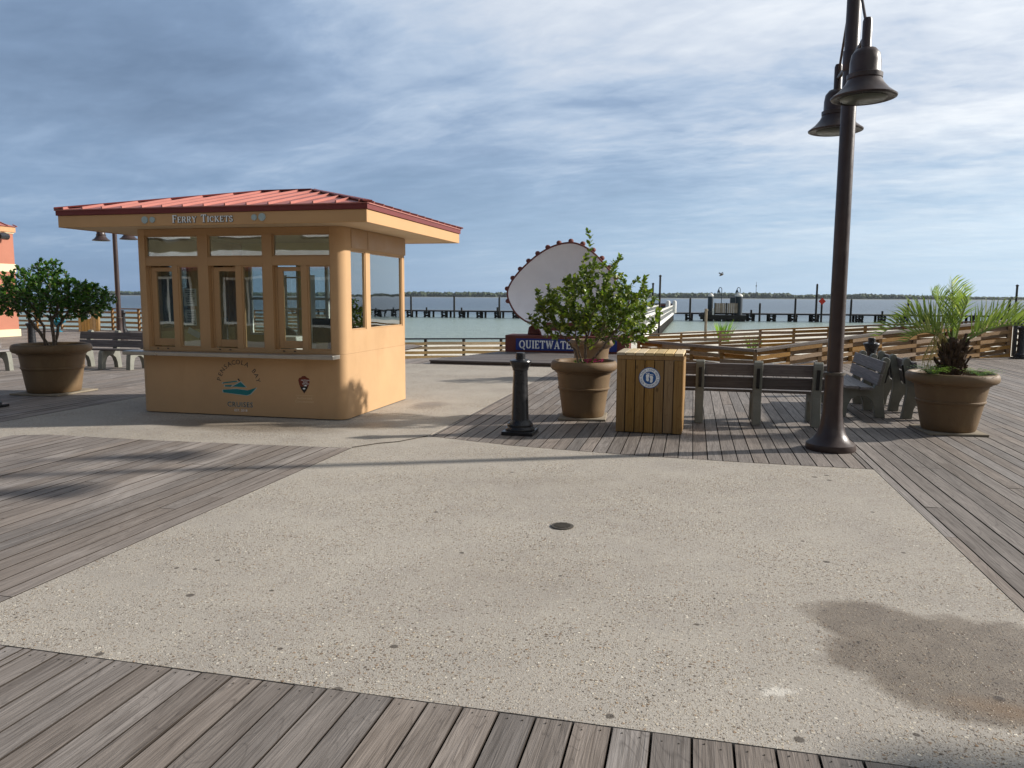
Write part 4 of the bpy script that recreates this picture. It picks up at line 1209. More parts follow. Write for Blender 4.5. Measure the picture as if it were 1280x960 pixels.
# ------------------------------------------------------------------ shell sculpture on its plinth
stage = thing('timber_platform', (-3.4, 19.4, 0), 'low grey timber platform in front of the shell sculpture', 'platform')
mb = MB(); rr = random.Random(8)
k = 0
u = 17.75
while u < 21.1:
    mb.c = rr.random(); l0 = -6.35 - 3.4*-1 if False else -6.35 + 3.4*0
    mb.box((-6.3 + 0.28*max(0, u-17.75) + 3.4, u - 19.4, .055), (-1.7 + 3.4, u+.14 - 19.4, .088)); u += .147
mb.build('platform_board', M['platform'] if 'platform' in M else M['greyrail'], stage)
mb = MB(); mb.box((-6.28+3.4, 17.76-19.4, .0), (-1.72+3.4, 17.80-19.4, .053)); mb.build('platform_edge', M['joist'], stage)
SC = (-3.42, 21.55, 0)
sh = thing('shell_sculpture', SC, 'big white scallop shell sculpture with red rim on a sign plinth', 'sculpture')
mb = MB(); mb.box((-1.80, -.35, 0), (1.72, .55, .56)); mb.build('plinth', M['shellred'], sh, bevel=.012)
mb = MB(); mb.box((-1.48, -.375, .14), (1.40, -.352, .47)); sp = mb.build('sign_panel', M['blueplate'], sh, bevel=.004)
mb = MB(); serif(mb, 'QUIETWATER', .22, -1.38, .195, -.380, small=1, width=1.66, fat=.012)
mb.build('sign_lettering', M['letterwhite'], sp)
def shell_outline(n=72, k=1.0):
    # half outline (x from centre, z): neck, waist, shoulder, widest, crown
    key = [(-.80, .55), (-.86, .70), (-1.02, .84), (-1.30, .98), (-1.55, 1.18), (-1.72, 1.45), (-1.80, 1.70), (-1.76, 1.94), (-1.56, 2.25), (-1.24, 2.58), (-.86, 2.88), (-.44, 3.09), (0, 3.17)]
    return key
key = shell_outline()
full = key + [(-a*.78, b) for a, b in reversed(key[:-1])]
# smooth
def cr(pts, m=5):
    o = []
    for i in range(len(pts)-1):
        p0, p1, p2, p3 = pts[max(i-1,0)], pts[i], pts[i+1], pts[min(i+2, len(pts)-1)]
        for j in range(m):
            t = j/m
            o.append(tuple(.5*((2*p1[c]) + (-p0[c]+p2[c])*t + (2*p0[c]-5*p1[c]+4*p2[c]-p3[c])*t*t + (-p0[c]+3*p1[c]-3*p2[c]+p3[c])*t**3) for c in (0, 1)))
    return o + [pts[-1]]
ol = cr(full)
cz_ = 1.7
mb = MB()      # dished white inside: rings from the rim to the deep middle
n = len(ol); rings = [(1.0, -.10), (.95, -.02), (.8, .16), (.6, .30), (.35, .40), (.08, .44)]
vs = []; 
for f, d in rings:
    for a, b in ol: vs.append((a*f, d, cz_ + (b-cz_)*f if b > .9 or f > .9 else max(.56, cz_ + (b-cz_)*f)))
fs = []
for r_ in range(len(rings)-1):
    for i in range(n-1): fs.append((r_*n+i, r_*n+i+1, (r_+1)*n+i+1, (r_+1)*n+i))
    fs.append((r_*n+n-1, r_*n, (r_+1)*n, (r_+1)*n+n-1))
fs.append(tuple((len(rings)-1)*n+i for i in range(n)))
mb.add(vs, fs); mb.build('shell_face', M['shellwhite'], sh, smooth=60)
mb = MB()      # red back, same outline, bulging backwards
vs = []
rings2 = [(1.0, -.09), (1.012, .02), (.95, .22), (.75, .48), (.45, .62), (.08, .68)]
for f, d in rings2:
    for a, b in ol: vs.append((a*f, d, cz_ + (b-cz_)*f))
mb.add(vs, fs); mb.build('shell_back', M['shellred'], sh, smooth=60)
mb = MB(); mb.prism([(-1.24, .565), (1.24, .565), (1.2, .78), (1.0, .92), (-1.0, .92), (-1.2, .78)], .06, .5, 'y'); mb.build('shell_foot', M['shellred'], sh, bevel=.02)
mb = MB(); mb.tube([(a, -.10, b) for a, b in ol], .024, 8); mb.build('rim', M['shellred'], sh, smooth=50)
mb = MB()
for a_ in (-195, ):
    pass
pts = [p for p in ol if p[1] > 1.35]
# knobs evenly along the crown
dist = [0]
for p, q in zip(pts, pts[1:]): dist.append(dist[-1]+math.hypot(q[0]-p[0], q[1]-p[1]))
N = 16
for k in range(N):
    s = dist[-1]*(k+.5)/N
    for i in range(len(pts)-1):
        if dist[i+1] >= s: break
    f = (s-dist[i])/(dist[i+1]-dist[i]); x = pts[i][0]+f*(pts[i+1][0]-pts[i][0]); z = pts[i][1]+f*(pts[i+1][1]-pts[i][1])
    nx, nz = -(pts[i+1][1]-pts[i][1]), (pts[i+1][0]-pts[i][0]); l = math.hypot(nx, nz); nx /= l; nz /= l
    mb = MB(); mb.sphere((x+nx*.05, .02, z+nz*.05), .078, 12, 8, (1, 1.3, .9)); mb.build('rim_knob', M['shellred'], sh, smooth=60)

# ------------------------------------------------------------------ fences
def fence(name, pts, label, boards, postmat, railmat, h, nb, bh, gap, post_step, rail=(.14, .04), group='timber fences along the beach', weave=.0, z0=.08, jit=.012, tail=0.0):
    """pts: ground polyline (x, y, z of the foot)"""
    rr = random.Random(int(abs(pts[0][0])*10)+1)
    o = pts[0]
    t = thing(name, o, label, 'fence', group)
    P = [Vector(p)-Vector(o) for p in pts]
    mr = MB(); 
    for a, b in zip(P, P[1:]):
        mr.c = rr.random(); d = (b-a).normalized(); mr.bar(a+Vector((0,0,h))-d*.02, b+Vector((0,0,h))+d*.02, rail[0], rail[1])
    mr.build('top_rail', railmat, t, bevel=.006)
    mbd = MB(); first = True
    for a, b in zip(P, P[1:]):
        L = (b-a).length; n = max(1, round(L/post_step)); d = (b-a)/n
        side = Vector((d.y, -d.x, 0)).normalized()
        for i in range(n+1):
            if i == 0 and not first: continue
            p = a + d*i
            mp = MB(); mp.c = rr.random(); mp.box((p.x-.045, p.y-.045, p.z-tail-.5*(tail > 0)), (p.x+.045, p.y+.045, p.z+h-.022)); mp.build('post', postmat, t)
        first = False
        for i in range(n):
            p = a + d*i; q = p + d
            for k in range(nb):
                z = z0 + bh/2 + k*(bh+gap)
                sgn = (1 if (k+i) % 2 else -1)*weave
                mbd.c = rr.random()
                off = side*(-.062 if weave == 0 else (.05 if sgn > 0 else -.05))
                e0, e1 = rr.uniform(-jit, jit), rr.uniform(-jit, jit)
                mbd.bar(p+off+Vector((0,0,z+e0)), q+off+Vector((0,0,z+e1)), .028, bh)
    mbd.build('board_panel', boards, t)
    return t
fence('rail_fence', [(-5.3, 26.6, -.66), (-6.6, 26.2, -.66), (-10.2, 24.4, -.64), (-14, 23.0, -.62)], 'pale open rail fence with black top rail between the kiosk and the shell sculpture', M['palefence'], M['black'], M['black'], .83, 5, .10, .055, 1.3, (.09, .05), z0=.0, tail=.3)
# the ramp going down to the beach
fence('ramp_fence', [(8.9, 24.7, .02), (4.8, 21.6, -.27), (1.5, 19.18, -.63), (-1.5, 22.3, -.62)], 'brown boarded ramp fence with grey handrail behind the benches', M['fencewood'], M['fencewood'], M['greyrail'], 1.02, 9, .094, .020, 1.15, (.14, .07), weave=1.0, z0=-.02, jit=.016, tail=.5)
fence('ramp_fence', [(9.0, 24.9, .02), (8.05, 28.1, -.13), (4.55, 27.85, -.33), (2.35, 28.3, -.47), (-1.75, 28.5, -.72)], 'brown boarded fence on the beach side of the ramp, behind the handrail', M['fencewood'], M['fencewood'], M['fencewood'], 1.0, 7, .100, .042, 1.3, (.13, .05), weave=1.0, z0=-.02, jit=.02, tail=.6)
fence('rail_fence', [(9.05, 24.66, .02), (10.5, 25.0, 0), (16.5, 25.3, 0)], 'dark open rail fence running off to the right beyond the ramp end', M['fencewood'], M['black'], M['greyrail'], 1.0, 5, .085, .10, 1.5, (.12, .05), z0=.06)
fence('rail_fence', [(-36, 31.4, 0), (-28, 30.6, 0), (-18.5, 29.5, 0)], 'distant brown rail fence between the orange building and the kiosk', M['palefence'], M['fencewood'], M['fencewood'], 1.0, 4, .10, .13, 1.6, (.12, .05), z0=.08)
fence('rail_fence', [(-23.7, 29.9, 0), (-13, 28.8, 0)], 'distant closely boarded fence beside the left kiosk wall', M['palefence'], M['fencewood'], M['fencewood'], 1.0, 6, .10, .045, 1.3, (.12, .05), weave=1.0, z0=.06)
# ramp floor
mb = MB(); mb.keepn = True; rr = random.Random(12)
for i in range(46):
    s = i/46; s2 = (i+.93)/46
    def rp(s, q):
        a = Vector((8.9, 24.75, .0)).lerp(Vector((1.6, 19.3, -.68)), s); b = Vector((9.3, 27.8, -.05)).lerp(Vector((1.6, 28.2, -.72)), s); return a.lerp(b, q)
    mb.c = rr.random(); mb.add([rp(s, 0), rp(s2, 0), rp(s2, 1), rp(s, 1)], [(0,1,2,3)])
struct(mb.build('ramp_floor', M['deck']))

# ------------------------------------------------------------------ orange building at the left edge
bo = (-26.0, 24.9, 0)
bl = thing('orange_building', bo, 'orange stucco building with cream bands and red hip roof beyond the planter tree', 'building')
mb = MB(); mb.box((-9, -12, 0), (0, 0, 4.25)); mb.build('wall', M['orange'], bl)
mb = MB(); mb.box((-9.04, -12.04, 0), (.04, .04, .28)); mb.box((-9.03, -12.03, 4.0), (.03, .03, 4.252)); mb.build('cream_band', M['cream'], bl)
mb = MB()
mb.box((-.5, -1.15, 2.52), (.025, .025, 2.82))
mb.build('corner_block', M['cream'], bl)
mb = MB()
for y0 in (-3.6, -7.0): mb.box((-.2, y0, .9), (.05, y0+2.1, 3.7))
ws = mb.build('window_surround', M['cream'], bl)
mb = MB()
for y0 in (-3.4, -6.8): mb.box((-.1, y0, 1.05), (.056, y0+1.7, 3.5))
mb.build('pane', M['glass'], ws)
mb = MB(); P_ = [(-9.5, -12.5, 4.26), (.12, -12.5, 4.26), (.12, .12, 4.26), (-9.5, .12, 4.26), (-4.6, -7.6, 6.1), (-4.6, -4.6, 6.1)]
mb.add(P_, [(0,1,4),(1,2,5,4),(2,3,5),(3,0,4,5),(3,2,1,0)]); rf = mb.build('roof', M['redroof'], bl)
mb = MB()
for y in [-12.3+.4*i for i in range(32)]:
    k_ = min(1, (y+12.5)/4.9, (.3-y)/4.9); mb.bar((.12, y, 4.28), (.12-4.72*k_, y, 4.28+1.84*k_), .03, .04)
mb.build('standing_seam', M['redroof'], rf)
mb = MB(); mb.box((-9.45, -12.45, 4.05), (.07, .07, 4.255)); mb.build('eave', M['fasciaorange'] if 'fasciaorange' in M else M['fascia'], bl)
t = thing('floodlight', (-25.97, 24.2, 3.85), 'black floodlight mounted high on the orange building', 'floodlight')
mb = MB(); mb.tube([(0, 0, 0), (.28, 0, .02)], .035, 8); mb.build('bracket', M['black'], t)
mb = MB(); mb.tube([(.16, .25, .0), (.2, .02, .02), (.34, -.3, -.02)], [.13, .15, .12], 12); mb.build('lamp_housing', M['black'], t, smooth=40)

# teal coin funnel
t = thing('coin_funnel', (-27.35, 28.2, 0), 'small teal spinning-top shaped funnel by the distant beach fence', 'funnel')
mb = MB(); mb.lathe([(.18, 0), (.16, .03), (.07, .08), (.06, .18), (.12, .30), (.30, .44), (.33, .48), (.31, .50)], 24); mb.build('bowl', M['tealtoy'], t, smooth=40)
mb = MB(); mb.lathe([(.12, .49), (.11, .56), (.06, .64), (.05, .78), (.09, .84), (.03, .9)], 20); mb.build('top_piece', M['tealtoy'], t, smooth=40)

# ------------------------------------------------------------------ out on the water
PU = 110.0
pier = thing('long_pier', (0, PU, -1.5), 'long low dark timber pier crossing the bay behind everything', 'pier')
mb = MB(); mb.box((-62, -1.1, .95), (96, 1.1, 1.10)); mb.build('pier_deck', M['piertop'], pier)
mb = MB(); mb.box((-62, -1.16, .88), (96, -1.105, 1.04)); mb.box((-62, 1.105, .88), (96, 1.16, 1.04)); mb.build('stringer', M['pierwood'], pier)
rr = random.Random(6)
bm0 = None
x = -61
while x < 95:
    mb = MB()
    for dx in (-.38, .38): mb.tube([(dx, -.9, -2.5), (dx, -.9, .92)], .14, 8); mb.tube([(dx, .9, -2.5), (dx, .9, .92)], .17, 8)
    mb.bar((-.55, -1.0, .72), (.55, -1.0, .72), .12, .2); mb.bar((-.5, -1.02, .05), (.5, -1.02, .52), .08, .2); mb.bar((-.5, -1.03, .52), (.5, -1.03, .05), .08, .2)
    if rr.random() < .6: mb.tube([(0, -1.15, .5), (0, -1.15, rr.uniform(1.3, 1.7))], .13, 8)
    if bm0 is None:
        bm0 = mb.build('pier_bent', M['pierwood'], pier); b = bm0
    else:
        b = mb.build('pier_bent', M['pierwood'], pier)
    b.location = (x, 0, 0); x += 2.75
# tall mooring piles beside the pier
def pile(x, y, z, label, r=.2, h=None):
    mb = MB(); mb.tube([(0, 0, -3), (0, 0, z)], [r*1.05, r*.9], 10); mb.lathe([(r*.95, z-.02), (r*.6, z+.10), (.02, z+.14)], 10)
    o = mb.build('mooring_pile', M['pierwood'], smooth=40); o.location = (x, y, -1.5)
    return tag(o, label, 'mooring pile', 'mooring piles along the pier')
PILES = []
PU2 = 108.4
for x, top, lab in ((-41.3, 1.57, 'tall mooring pile by the pier, first to the right of the kiosk'), (-34.5, 1.61, 'tall mooring pile by the pier, midway between the kiosk and the shell sculpture'),
                    (-27.6, 1.52, 'tall mooring pile by the pier just left of the shell sculpture'), (-.38, 1.5, 'tall mooring pile by the pier, between the white walkway and the ferry dock'),
                    (8.82, .86, 'short stout mooring pile by the pier just right of the ferry dock'), (13.35, 1.53, 'mooring pile by the pier, second to the right of the ferry dock'),
                    (15.98, 3.45, 'tallest dark pile by the pier, left of the red diamond marker'), (20.3, 1.46, 'mooring pile by the pier just right of the lamp pole'),
                    (27.2, 1.5, 'mooring pile by the pier left of the palm crown'), (38.9, 1.7, 'thin pile by the pier behind the palm fronds')):
    pile(x, PU2, top+1.5, lab, .15)
def pole(x, y, z0, top, r, label, m='pierwood', cat='pole'):
    mb = MB(); mb.tube([(0, 0, 0), (0, 0, top-z0)], [r, r*.85], 10); mb.lathe([(r*1.25, top-z0), (r*1.25, top-z0+r*.8), (.005, top-z0+r*1.6)], 10)
    o = mb.build('pole', M[m], smooth=40); o.location = (x, y, z0); return tag(o, label, cat)
pole(-2.43, 58, -1.6, 3.2, .085, 'slim dark pole standing in the sand just right of the white walkway')
pole(-5.28, 104, -3, 3.4, .14, 'tall dark pole far out beyond the white walkway')
pole(.66, 40, -.9, 1.0, .075, 'weathered grey post on the beach below the ferry dock', 'slab', 'post')
pole(39.6, 108.4, -3, 3.3, .15, 'tall dark pole seen past the tip of the longest palm frond')
t = thing('daymark', (16.65, 108.3, -1.5), 'red diamond channel marker on a dark post by the pier', 'channel marker')
mb = MB(); mb.tube([(0,0,-2), (0,0,3.2)], .13, 8); mb.build('post', M['pierwood'], t)
mb = MB(); mb.prism([(0, 2.3), (.46, 2.78), (0, 3.26), (-.46, 2.78)], -.2, -.14, 'y'); mb.build('sign_board', M['redsign'], t)
# ferry dock with two capped pilings and two goose-neck lamps
t = thing('ferry_dock', (3.9, 107.5, -1.5), 'dark floating ferry dock with slatted screen in front of the long pier', 'dock')
mb = MB(); mb.box((-2.9, -1.4, .25), (3.1, 1.2, .85)); mb.build('deck', M['pierwood'], t)
mb = MB()
for i in range(11): x = -1.0+.27*i; mb.c = random.random(); mb.box((x, -1.3, 1.15), (x+.24, -1.22, 2.45))
mb.build('slat_screen', M['pierscreen'], t)
mb = MB()
for x in (-1.05, .45, 1.97): mb.box((x-.07, -1.36, .85), (x+.07, -1.28, 2.5))
mb.build('screen_post', M['pierwood'], t)
mb = MB()
for x in (-2.3, -1.6, -.9, -.4, .2, .9, 1.5, 2.1, 2.7): mb.tube([(x, -1.2, -2), (x, -1.2, .4)], .25, 8)
mb.build('dock_leg', M['pierwood'], t)
mb = MB(); mb.box((-2.4, -1.35, .86), (-1.3, -.6, 1.35)); mb.sphere((-2.6, -1.0, .85), .5, 12, 8, (1.1, .8, .7)); mb.build('fender', M['darkplastic'], t, bevel=.04)
mb = MB(); mb.box((-1.35, -1.5, .9), (-1.12, -1.38, 1.75)); mb.build('white_post', M['whitepaint'], t)
for x, r, lab in ((2.3, .36, 'slimmer dark dock piling with a white cap, left of the slatted screen'), (5.95, .52, 'thick dark dock piling with a white cap, right of the slatted screen')):
    t = thing('dock_piling', (x, 107.2, -1.5), lab, 'piling', 'capped pilings of the ferry dock')
    mb = MB(); mb.lathe([(r, -2), (r, 3.35)], 16); mb.build('shaft', M['pilingdark'], t, smooth=40)
    mb = MB(); mb.lathe([(r*1.05, 3.35), (r*1.05, 3.45), (r*.8, 3.62), (r*.4, 3.72), (.03, 3.76)], 16); mb.build('cap', M['whitepaint'], t, smooth=50)
t = thing('dock_gauge_box', (5.2, 107.0, -1.5), 'grey box beside the thick capped dock piling', 'box')
mb = MB(); mb.box((-.38, -.2, 2.35), (.38, .2, 3.35)); mb.build('cabinet', M['piertop'], t, bevel=.03)
mb = MB(); mb.box((-.30, -.22, 2.5), (.30, -.202, 3.2)); mb.build('door', M['pilingdark'], t)
mb = MB(); mb.box((-.08, -.1, .8), (.08, .1, 2.36)); mb.build('post', M['pierwood'], t)
for x, lab in ((3.75, 'goose-neck dock lamp between the two capped pilings'), (6.15, 'goose-neck dock lamp at the thick capped piling')):
    t = thing('dock_lamp', (x, 108.0, -.5), lab, 'street lamp', 'goose-neck lamps of the ferry dock')
    mb = MB(); pts = [(0,0,0), (0,0,3.3)] + [(-.20+.20*math.cos(a*PI/8), 0, 3.3+.26*math.sin(a*PI/8)) for a in range(1, 9)]
    mb.tube(pts, .045, 8); mb.build('pole', M['pilingdark'], t)
    mb = MB(); mb.lathe([(.26, -.44), (.18, -.3), (.11, -.1), (.04, .05)], 16, (-.40, 0, 3.3)); mb.build('lamp_head', M['pilingdark'], t, smooth=40)
# white walkway
W0, W1 = 41.0, 109.0
t = thing('walkway_pier', (-3.6, W0, -1.5), 'white-railed walkway running straight out to the long pier', 'pier')
mb = MB(); mb.box((-1.1, 0, 1.04), (1.0, W1-W0, 1.14)); mb.build('deck', M['piertop'], t)
mb = MB()
for x in (-1.16, 1.0): mb.box((x, 0, .86), (x+.06, W1-W0, 1.2))
mb.build('stringer', M['whitepaint'], t)
for x in (-1.1, .95):
    mb = MB()
    for z in (1.55, 1.98): mb.box((x, 0, z), (x+.05, W1-W0, z+.09))
    mb.box((x-.04, 0, 2.10), (x+.09, W1-W0, 2.15)); mb.build('railing', M['whitepaint'], t)
    y = .1
    while y < W1-W0: mb = MB(); mb.box((x-.02, y, 1.14), (x+.07, y+.1, 2.10)); mb.build('railing_post', M['whitepaint'], t); y += 2.1
mb = MB(); y = .5
while y < W1-W0:
    for x in (-.9, .85): mb.tube([(x, y, -2), (x, y, 1.04)], .16, 8)
    y += 2.4
o = mb.build('piling_row', M['pierwood'], t); o['kind'] = 'stuff'
mb = MB(); y = .2
while y < 40: mb.box((1.0, y, .25), (1.03, y+.16, .86)); y += .3
mb.build('skirt_board', M['pierwood'], t)
for i, y in enumerate((58, 62)): 
    mb = MB(); mb.lathe([(.28, 1.14), (.28, 2.6), (.2, 2.75), (.02, 2.8)], 12); o = mb.build('white_post', M['whitepaint'], smooth=40); o.location = (-3.1+.7*i, W0+y, -1.5)
    tag(o, ('white capped post near the far end of the white walkway' , 'white capped post at the very end of the white walkway')[i], 'post')
t = thing('end_shelter', (-4.0, 110.5, -.4), 'small reddish-grey cabin at the far end of the white walkway', 'cabin')
mb = MB(); mb.box((-1.3, -.6, 0), (1.2, .8, 1.1)); mb.build('wall', M['shellred'], t)
mb = MB(); mb.box((-1.4, -.7, 1.1), (1.3, .9, 1.25)); mb.build('roof', M['piertop'], t)
mb = MB(); mb.box((-.9, -.63, .4), (.7, -.605, .9)); mb.build('window', M['pilingdark'], t)

# beach grass clumps and a gull
def grass_clump(loc, label, seed, s):
    rr = random.Random(seed); mb = MB(); mb.keepn = True
    for k in range(70):
        a = rr.uniform(0, 2*PI); h = Vector((math.cos(a), math.sin(a), 0)); p = h*rr.uniform(0, .25)*s; L = rr.uniform(.4, .8)*s
        q = p + h*L*rr.uniform(.2, .7) + Vector((0,0,L)); m_ = p.lerp(q, .6) + Vector((0,0,.08*s)); w = Vector((-h.y, h.x, 0))*.014*s
        mb.c = rr.random(); mb.add([p-w, p+w, m_+w, m_-w, q], [(0,1,2,3),(3,2,4)])
    o = mb.build('beach_grass', M['fern']); o.location = loc; return tag(o, label, 'beach grass', 'grass clumps on the beach')
grass_clump((1.5, 40.5, -.62), 'spiky grass clump on the sand below the ferry dock', 3, 1.5)
grass_clump((2.4, 33, -.6), 'low grass clump seen through the ramp fence', 4, 1.0)
mb = MB(); mb.tube([(-.16, 0, 0), (-.05, 0, .02), (.1, 0, .01), (.22, 0, .03)], [.02, .06, .055, .01], 8)
for s in (-1, 1): mb.add([(-.02, 0, .03), (.1, 0, .03), (.06, s*.3, .22), (-.02, s*.62, .12), (-.04, s*.3, .2)], [(0,1,2,4),(2,3,4)])
o = mb.build('gull', M['metalgrey']); o.location = (2.0, 60, 3.35); o.rotation_euler = (0, R(-20), R(20)); tag(o, 'tiny gull flying above the ferry dock', 'bird')

# far shore: low land with a wood along it
mb = MB(); rr = random.Random(2)
vs = []; fs = []
xs = list(range(-3200, 3201, 50))
for x in xs:
    y = 2450 - .10*x + 40*math.sin(x*.004)
    vs += [(x, y, -1.8), (x, y+14, -.6), (x, y+60, 1.5), (x, y+420, 3)]
for i in range(len(xs)-1):
    for k in range(3): fs.append((i*4+k, (i+1)*4+k, (i+1)*4+k+1, i*4+k+1))
mb.add(vs, fs); struct(mb.build('far_shore', M['farground']))
mb = MB(); mb.keepn = True
base = []
import bmesh
_b = bmesh.new(); bmesh.ops.create_icosphere(_b, subdivisions=1, radius=1); bv = [v.co.copy() for v in _b.verts]; bf = [tuple(v.index for v in f.verts) for f in _b.faces]; _b.free()
for i in range(5200):
    x = rr.uniform(-2600, 2600); y = 2450 - .10*x + 40*math.sin(x*.004) + rr.uniform(45, 150)
    k = .5 + .5*math.sin(x*.0031+1.0)*math.sin(x*.0011+.4)
    hh = (18 if x < 300 else 11 + 6*max(0, 1-abs(x-520)/260)) * (.75+.35*k)
    s = rr.uniform(6, 14); h = hh*rr.uniform(.6, 1.08)
    mb.c = rr.random()
    mb.add([(x + v.x*s*rr.uniform(.8, 1.2), y + v.y*s, max(-.5, h*.45 + v.z*h*.55*rr.uniform(.85, 1.15))) for v in bv], bf)
o = mb.build('shore_wood', M['farleaf']); o['kind'] = 'stuff'
mb = MB(); mb.tube([(0,0,0), (0,0,52)], [1.0, .5], 6); mb.box((-2, -1, 38), (2, 1, 41)); o = mb.build('radio_mast', M['pierwood']); o.location = (190, 2500, 0); tag(o, 'thin radio mast on the far shore right of the ferry dock', 'mast')

# the shops behind the camera: they shade the lower right corner and stand in the kiosk's window reflections
t = thing('shop_building', (8.2, -2, 0), 'tan shop building right of the camera that shades the lower right corner', 'building')
mb = MB(); mb.box((0, -10, -.5), (8, 7.95, 3.85)); mb.build('wall', M['shopwall'], t)
mb = MB(); mb.box((-.15, -10.1, 3.85), (8.1, 8.05, 4.0)); mb.build('parapet', M['cream'], t)
for y in (-5.5, -1.0, 3.5):
    mb = MB(); mb.box((-.04, y, .6), (.05, y+2.6, 2.6)); w_ = mb.build('window', M['whitepaint'], t)
    mb = MB(); mb.box((-.05, y+.1, .7), (-.042, y+2.5, 2.5)); mb.build('pane', M['glass'], w_)
t = thing('shop_row', (-12, -12, 0), 'two-storey olive shop row behind the camera with white window frames', 'building')
mb = MB(); mb.box((-26, -9, -.5), (20, 0, 6.6)); mb.build('wall', M['shopwall'], t)
mb = MB(); mb.box((-26.2, -9.2, 6.6), (20.2, .5, 6.9)); mb.box((-26.1, .0, 3.35), (20.1, .08, 3.6)); mb.build('cornice', M['whitepaint'], t)
mb = MB(); mb.box((-26, .02, 2.75), (20, 2.6, 2.9)); mb.build('canopy', M['redtrim'], t)
for i in range(11):
    x = -25+4.1*i
    for z, h in ((.3, 2.2), (4.2, 1.7)):
        mb = MB(); mb.box((x, -.04, z), (x+2.6, .07, z+h)); w_ = mb.build('window', M['whitepaint'], t)
        mb = MB(); mb.box((x+.12, .06, z+.12), (x+1.24, .078, z+h-.12)); mb.box((x+1.36, .06, z+.12), (x+2.48, .078, z+h-.12)); mb.build('pane', M['pilingdark'], w_)
# ------------------------------------------------------------------ air, light, sky, camera
EL_S = R(26.2); AZ_S = math.atan2(.43, 1.0)
SUNV = Vector((math.cos(AZ_S)*math.cos(EL_S), math.sin(AZ_S)*math.cos(EL_S), math.sin(EL_S)))
sl = bpy.data.lights.new('sun', 'SUN'); sl.energy = SUN_E; sl.angle = R(1.6); sl.color = (1.0, .945, .87)
so = bpy.data.objects.new('sun', sl); COL.objects.link(so)
so.rotation_euler = (-SUNV).to_track_quat('-Z', 'Y').to_euler()

w = bpy.data.worlds.new('World'); scene.world = w; w.use_nodes = True
t = NT(w.node_tree)
sky = t.n('TexSky', sky_type='NISHITA', sun_disc=False, sun_elevation=EL_S, sun_rotation=math.atan2(SUNV.x, SUNV.y), altitude=0.0, air_density=1.0, dust_density=1.2, ozone_density=1.2)
d = t.n('TexCoord').outputs['Generated']
s = t.n('SeparateXYZ', {0: d})
zz = t.math('MAXIMUM', s.outputs[2], 0.0)
den = t.math('ADD', zz, .085)
px = t.math('DIVIDE', s.outputs[0], den); py = t.math('DIVIDE', s.outputs[1], den)
P = t.n('CombineXYZ', {0: px, 1: py, 2: 0.0}).outputs[0]
def pm(rot, sc, loc=(0,0,0)):
    return t.n('Mapping', {0: t.n('Mapping', {0: P, 2: (0, 0, R(rot))}).outputs[0], 1: loc, 3: sc}).outputs[0]
n_big = t.noise(pm(12, (.30, .42, 1), (3.1, 1.7, 0)), 1.0, 5, .58, .4)
n_mid = t.noise(pm(20, (.75, 1.25, 1), (7.3, 2.2, 0)), 1.0, 7, .60, .6)
n_wsp = t.noise(pm(24, (2.2, 4.4, 1), (1.3, 5.2, 0)), 1.0, 8, .64, .5)
n_fin = t.noise(pm(-8, (5.0, 7.5, 1), (2.3, 3.2, 0)), 1.0, 6, .62, .3)
# a thick cloud bank to the left of the view, thin bright cloud to the right
az = t.math('ARCTAN2', s.outputs[0], s.outputs[1])               # 0 along +y, positive to the right
right = t.rng(az, R(-38), R(24), 0, 1)
high = t.rng(zz, .02, .34, 0, 1)
f = t.math('ADD', t.math('MULTIPLY', n_big, .75), t.math('ADD', t.math('MULTIPLY', n_mid, .50), t.math('MULTIPLY', n_wsp, .24)))
f = t.math('ADD', f, t.math('MULTIPLY', t.math('MULTIPLY', t.math('SUBTRACT', n_fin, .5), t.rng(right, .3, .9, .3, 1.6)), .22))
f = t.math('ADD', f, t.math('MULTIPLY', t.math('SUBTRACT', right, .5), .38))
f = t.math('ADD', f, t.math('MULTIPLY', t.math('MULTIPLY', t.math('SUBTRACT', high, .45), right), .22))
def c3(h, k=1.0): a = lin(h); return tuple(x*k for x in a[:3]) + (1,)
cloud = t.ramp(t.rng(f, .385, 1.03), [(0, c3('#6a7f9b')), (.22, c3('#7a90ad')), (.40, c3('#8fa4c0')), (.56, c3('#abbcd2')), (.72, c3('#c8d1de')), (.88, c3('#dce2ea')), (1, c3('#e8ecf1'))])
# the clear strip low down
lo = t.mix(right, c3('#7492b6'), c3('#b9d5ec'))
strip = t.rng(t.math('ADD', zz, t.math('MULTIPLY', t.math('SUBTRACT', n_wsp, .5), .09)), .02, .20, 1, 0)
pic = t.mix(t.math('MULTIPLY', strip, .88), cloud, lo)
SKYK = SKY_GAIN / SKY_S
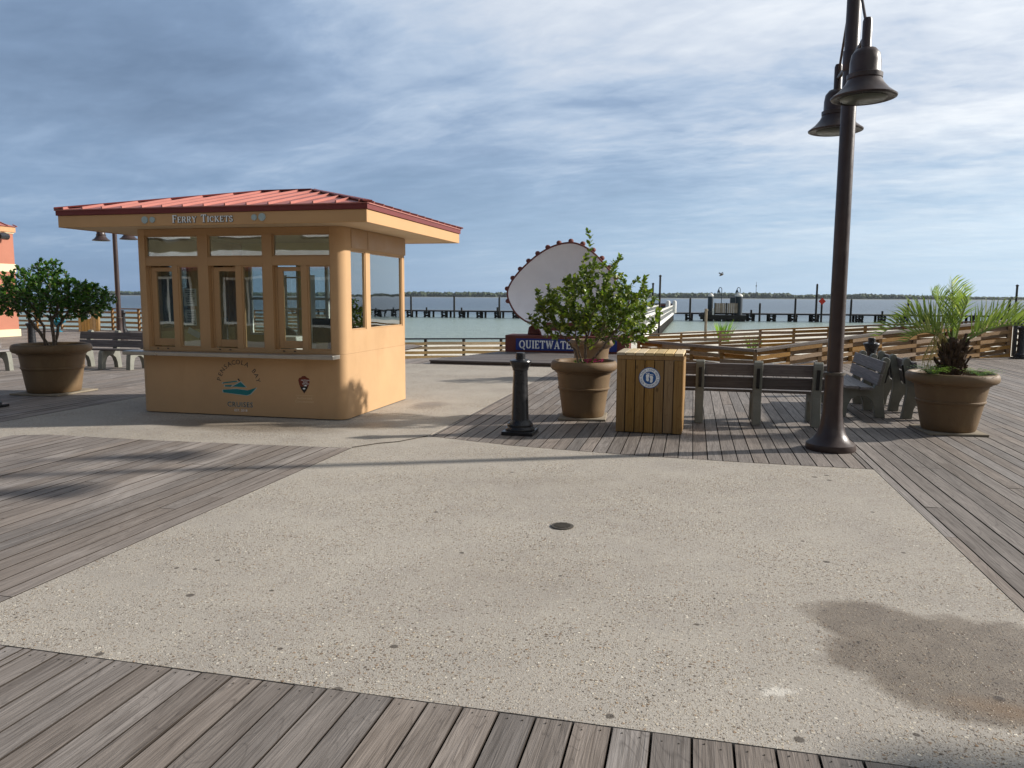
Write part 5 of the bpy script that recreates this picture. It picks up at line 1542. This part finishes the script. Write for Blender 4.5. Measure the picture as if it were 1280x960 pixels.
# unseen sky overhead and behind the camera, dimmed to cut fill light
bk = t.math('MULTIPLY', t.rng(s.outputs[1], .15, -.5, 1, .56), t.rng(zz, .42, .8, 1, .6))
pic = t.mix(1.0, pic, t.n('CombineColor', {0: bk, 1: bk, 2: bk}).outputs[0], 'MULTIPLY')
picg = t.n('VectorMath', {0: pic, 3: SKYK}, operation='SCALE').outputs[0]
final = t.mix(.90, sky.outputs[0], picg)
# sun-side glow of the veiled sky, outside the picture on the right
bg = t.n('Background', {0: final, 1: SKY_S})
o = t.n('OutputWorld'); t.nt.links.new(bg.outputs[0], o.inputs[0])

if HAZE > 0:
    mb = MB(); mb.box((-3400, -620, -6), (3400, 3300, 75)); h = mb.build('haze', newmat('haze_air')[0])
    h['kind'] = 'stuff'
    hm = h.data.materials[0]; tt = NT(hm.node_tree)
    vol = tt.n('VolumePrincipled', {'Color': (.80, .88, 1, 1), 'Density': HAZE, 'Anisotropy': .3})
    tt.out(None, vol.outputs[0])
    hm.cycles.homogeneous_volume = True if hasattr(hm, 'cycles') and hasattr(hm.cycles, 'homogeneous_volume') else None

A = R(13.3); P_ = math.atan(109/950); RO = R(.3)
right_ = Vector((math.cos(A), math.sin(A), 0)); fy = Vector((-math.sin(A), math.cos(A), 0)); Zv = Vector((0, 0, 1))
fwd = fy*math.cos(P_) - Zv*math.sin(P_); up = fy*math.sin(P_) + Zv*math.cos(P_)
ca, sa = math.cos(RO), math.sin(RO)
cr_, cu = right_*ca + up*sa, -right_*sa + up*ca
m = Matrix(((cr_.x, cu.x, -fwd.x, 0), (cr_.y, cu.y, -fwd.y, 0), (cr_.z, cu.z, -fwd.z, 1.65), (0, 0, 0, 1)))
cam = bpy.data.cameras.new('camera'); cam.sensor_width = 36; cam.lens = 950/1280*36; cam.clip_start = .05; cam.clip_end = 20000
co = bpy.data.objects.new('camera', cam); COL.objects.link(co); co.matrix_world = m; scene.camera = co
scene.view_settings.view_transform = 'Standard'; scene.view_settings.look = 'None'; scene.view_settings.gamma = 1
scene.view_settings.exposure = EXPO
try: scene.view_settings.use_curve_mapping = False
except Exception: pass
scene.cycles.use_denoising = True
scene.cycles.max_bounces = 8; scene.cycles.diffuse_bounces = 3; scene.cycles.glossy_bounces = 4; scene.cycles.transparent_max_bounces = 16
scene.cycles.sample_clamp_indirect = 6
scene.cycles.volume_bounces = 0
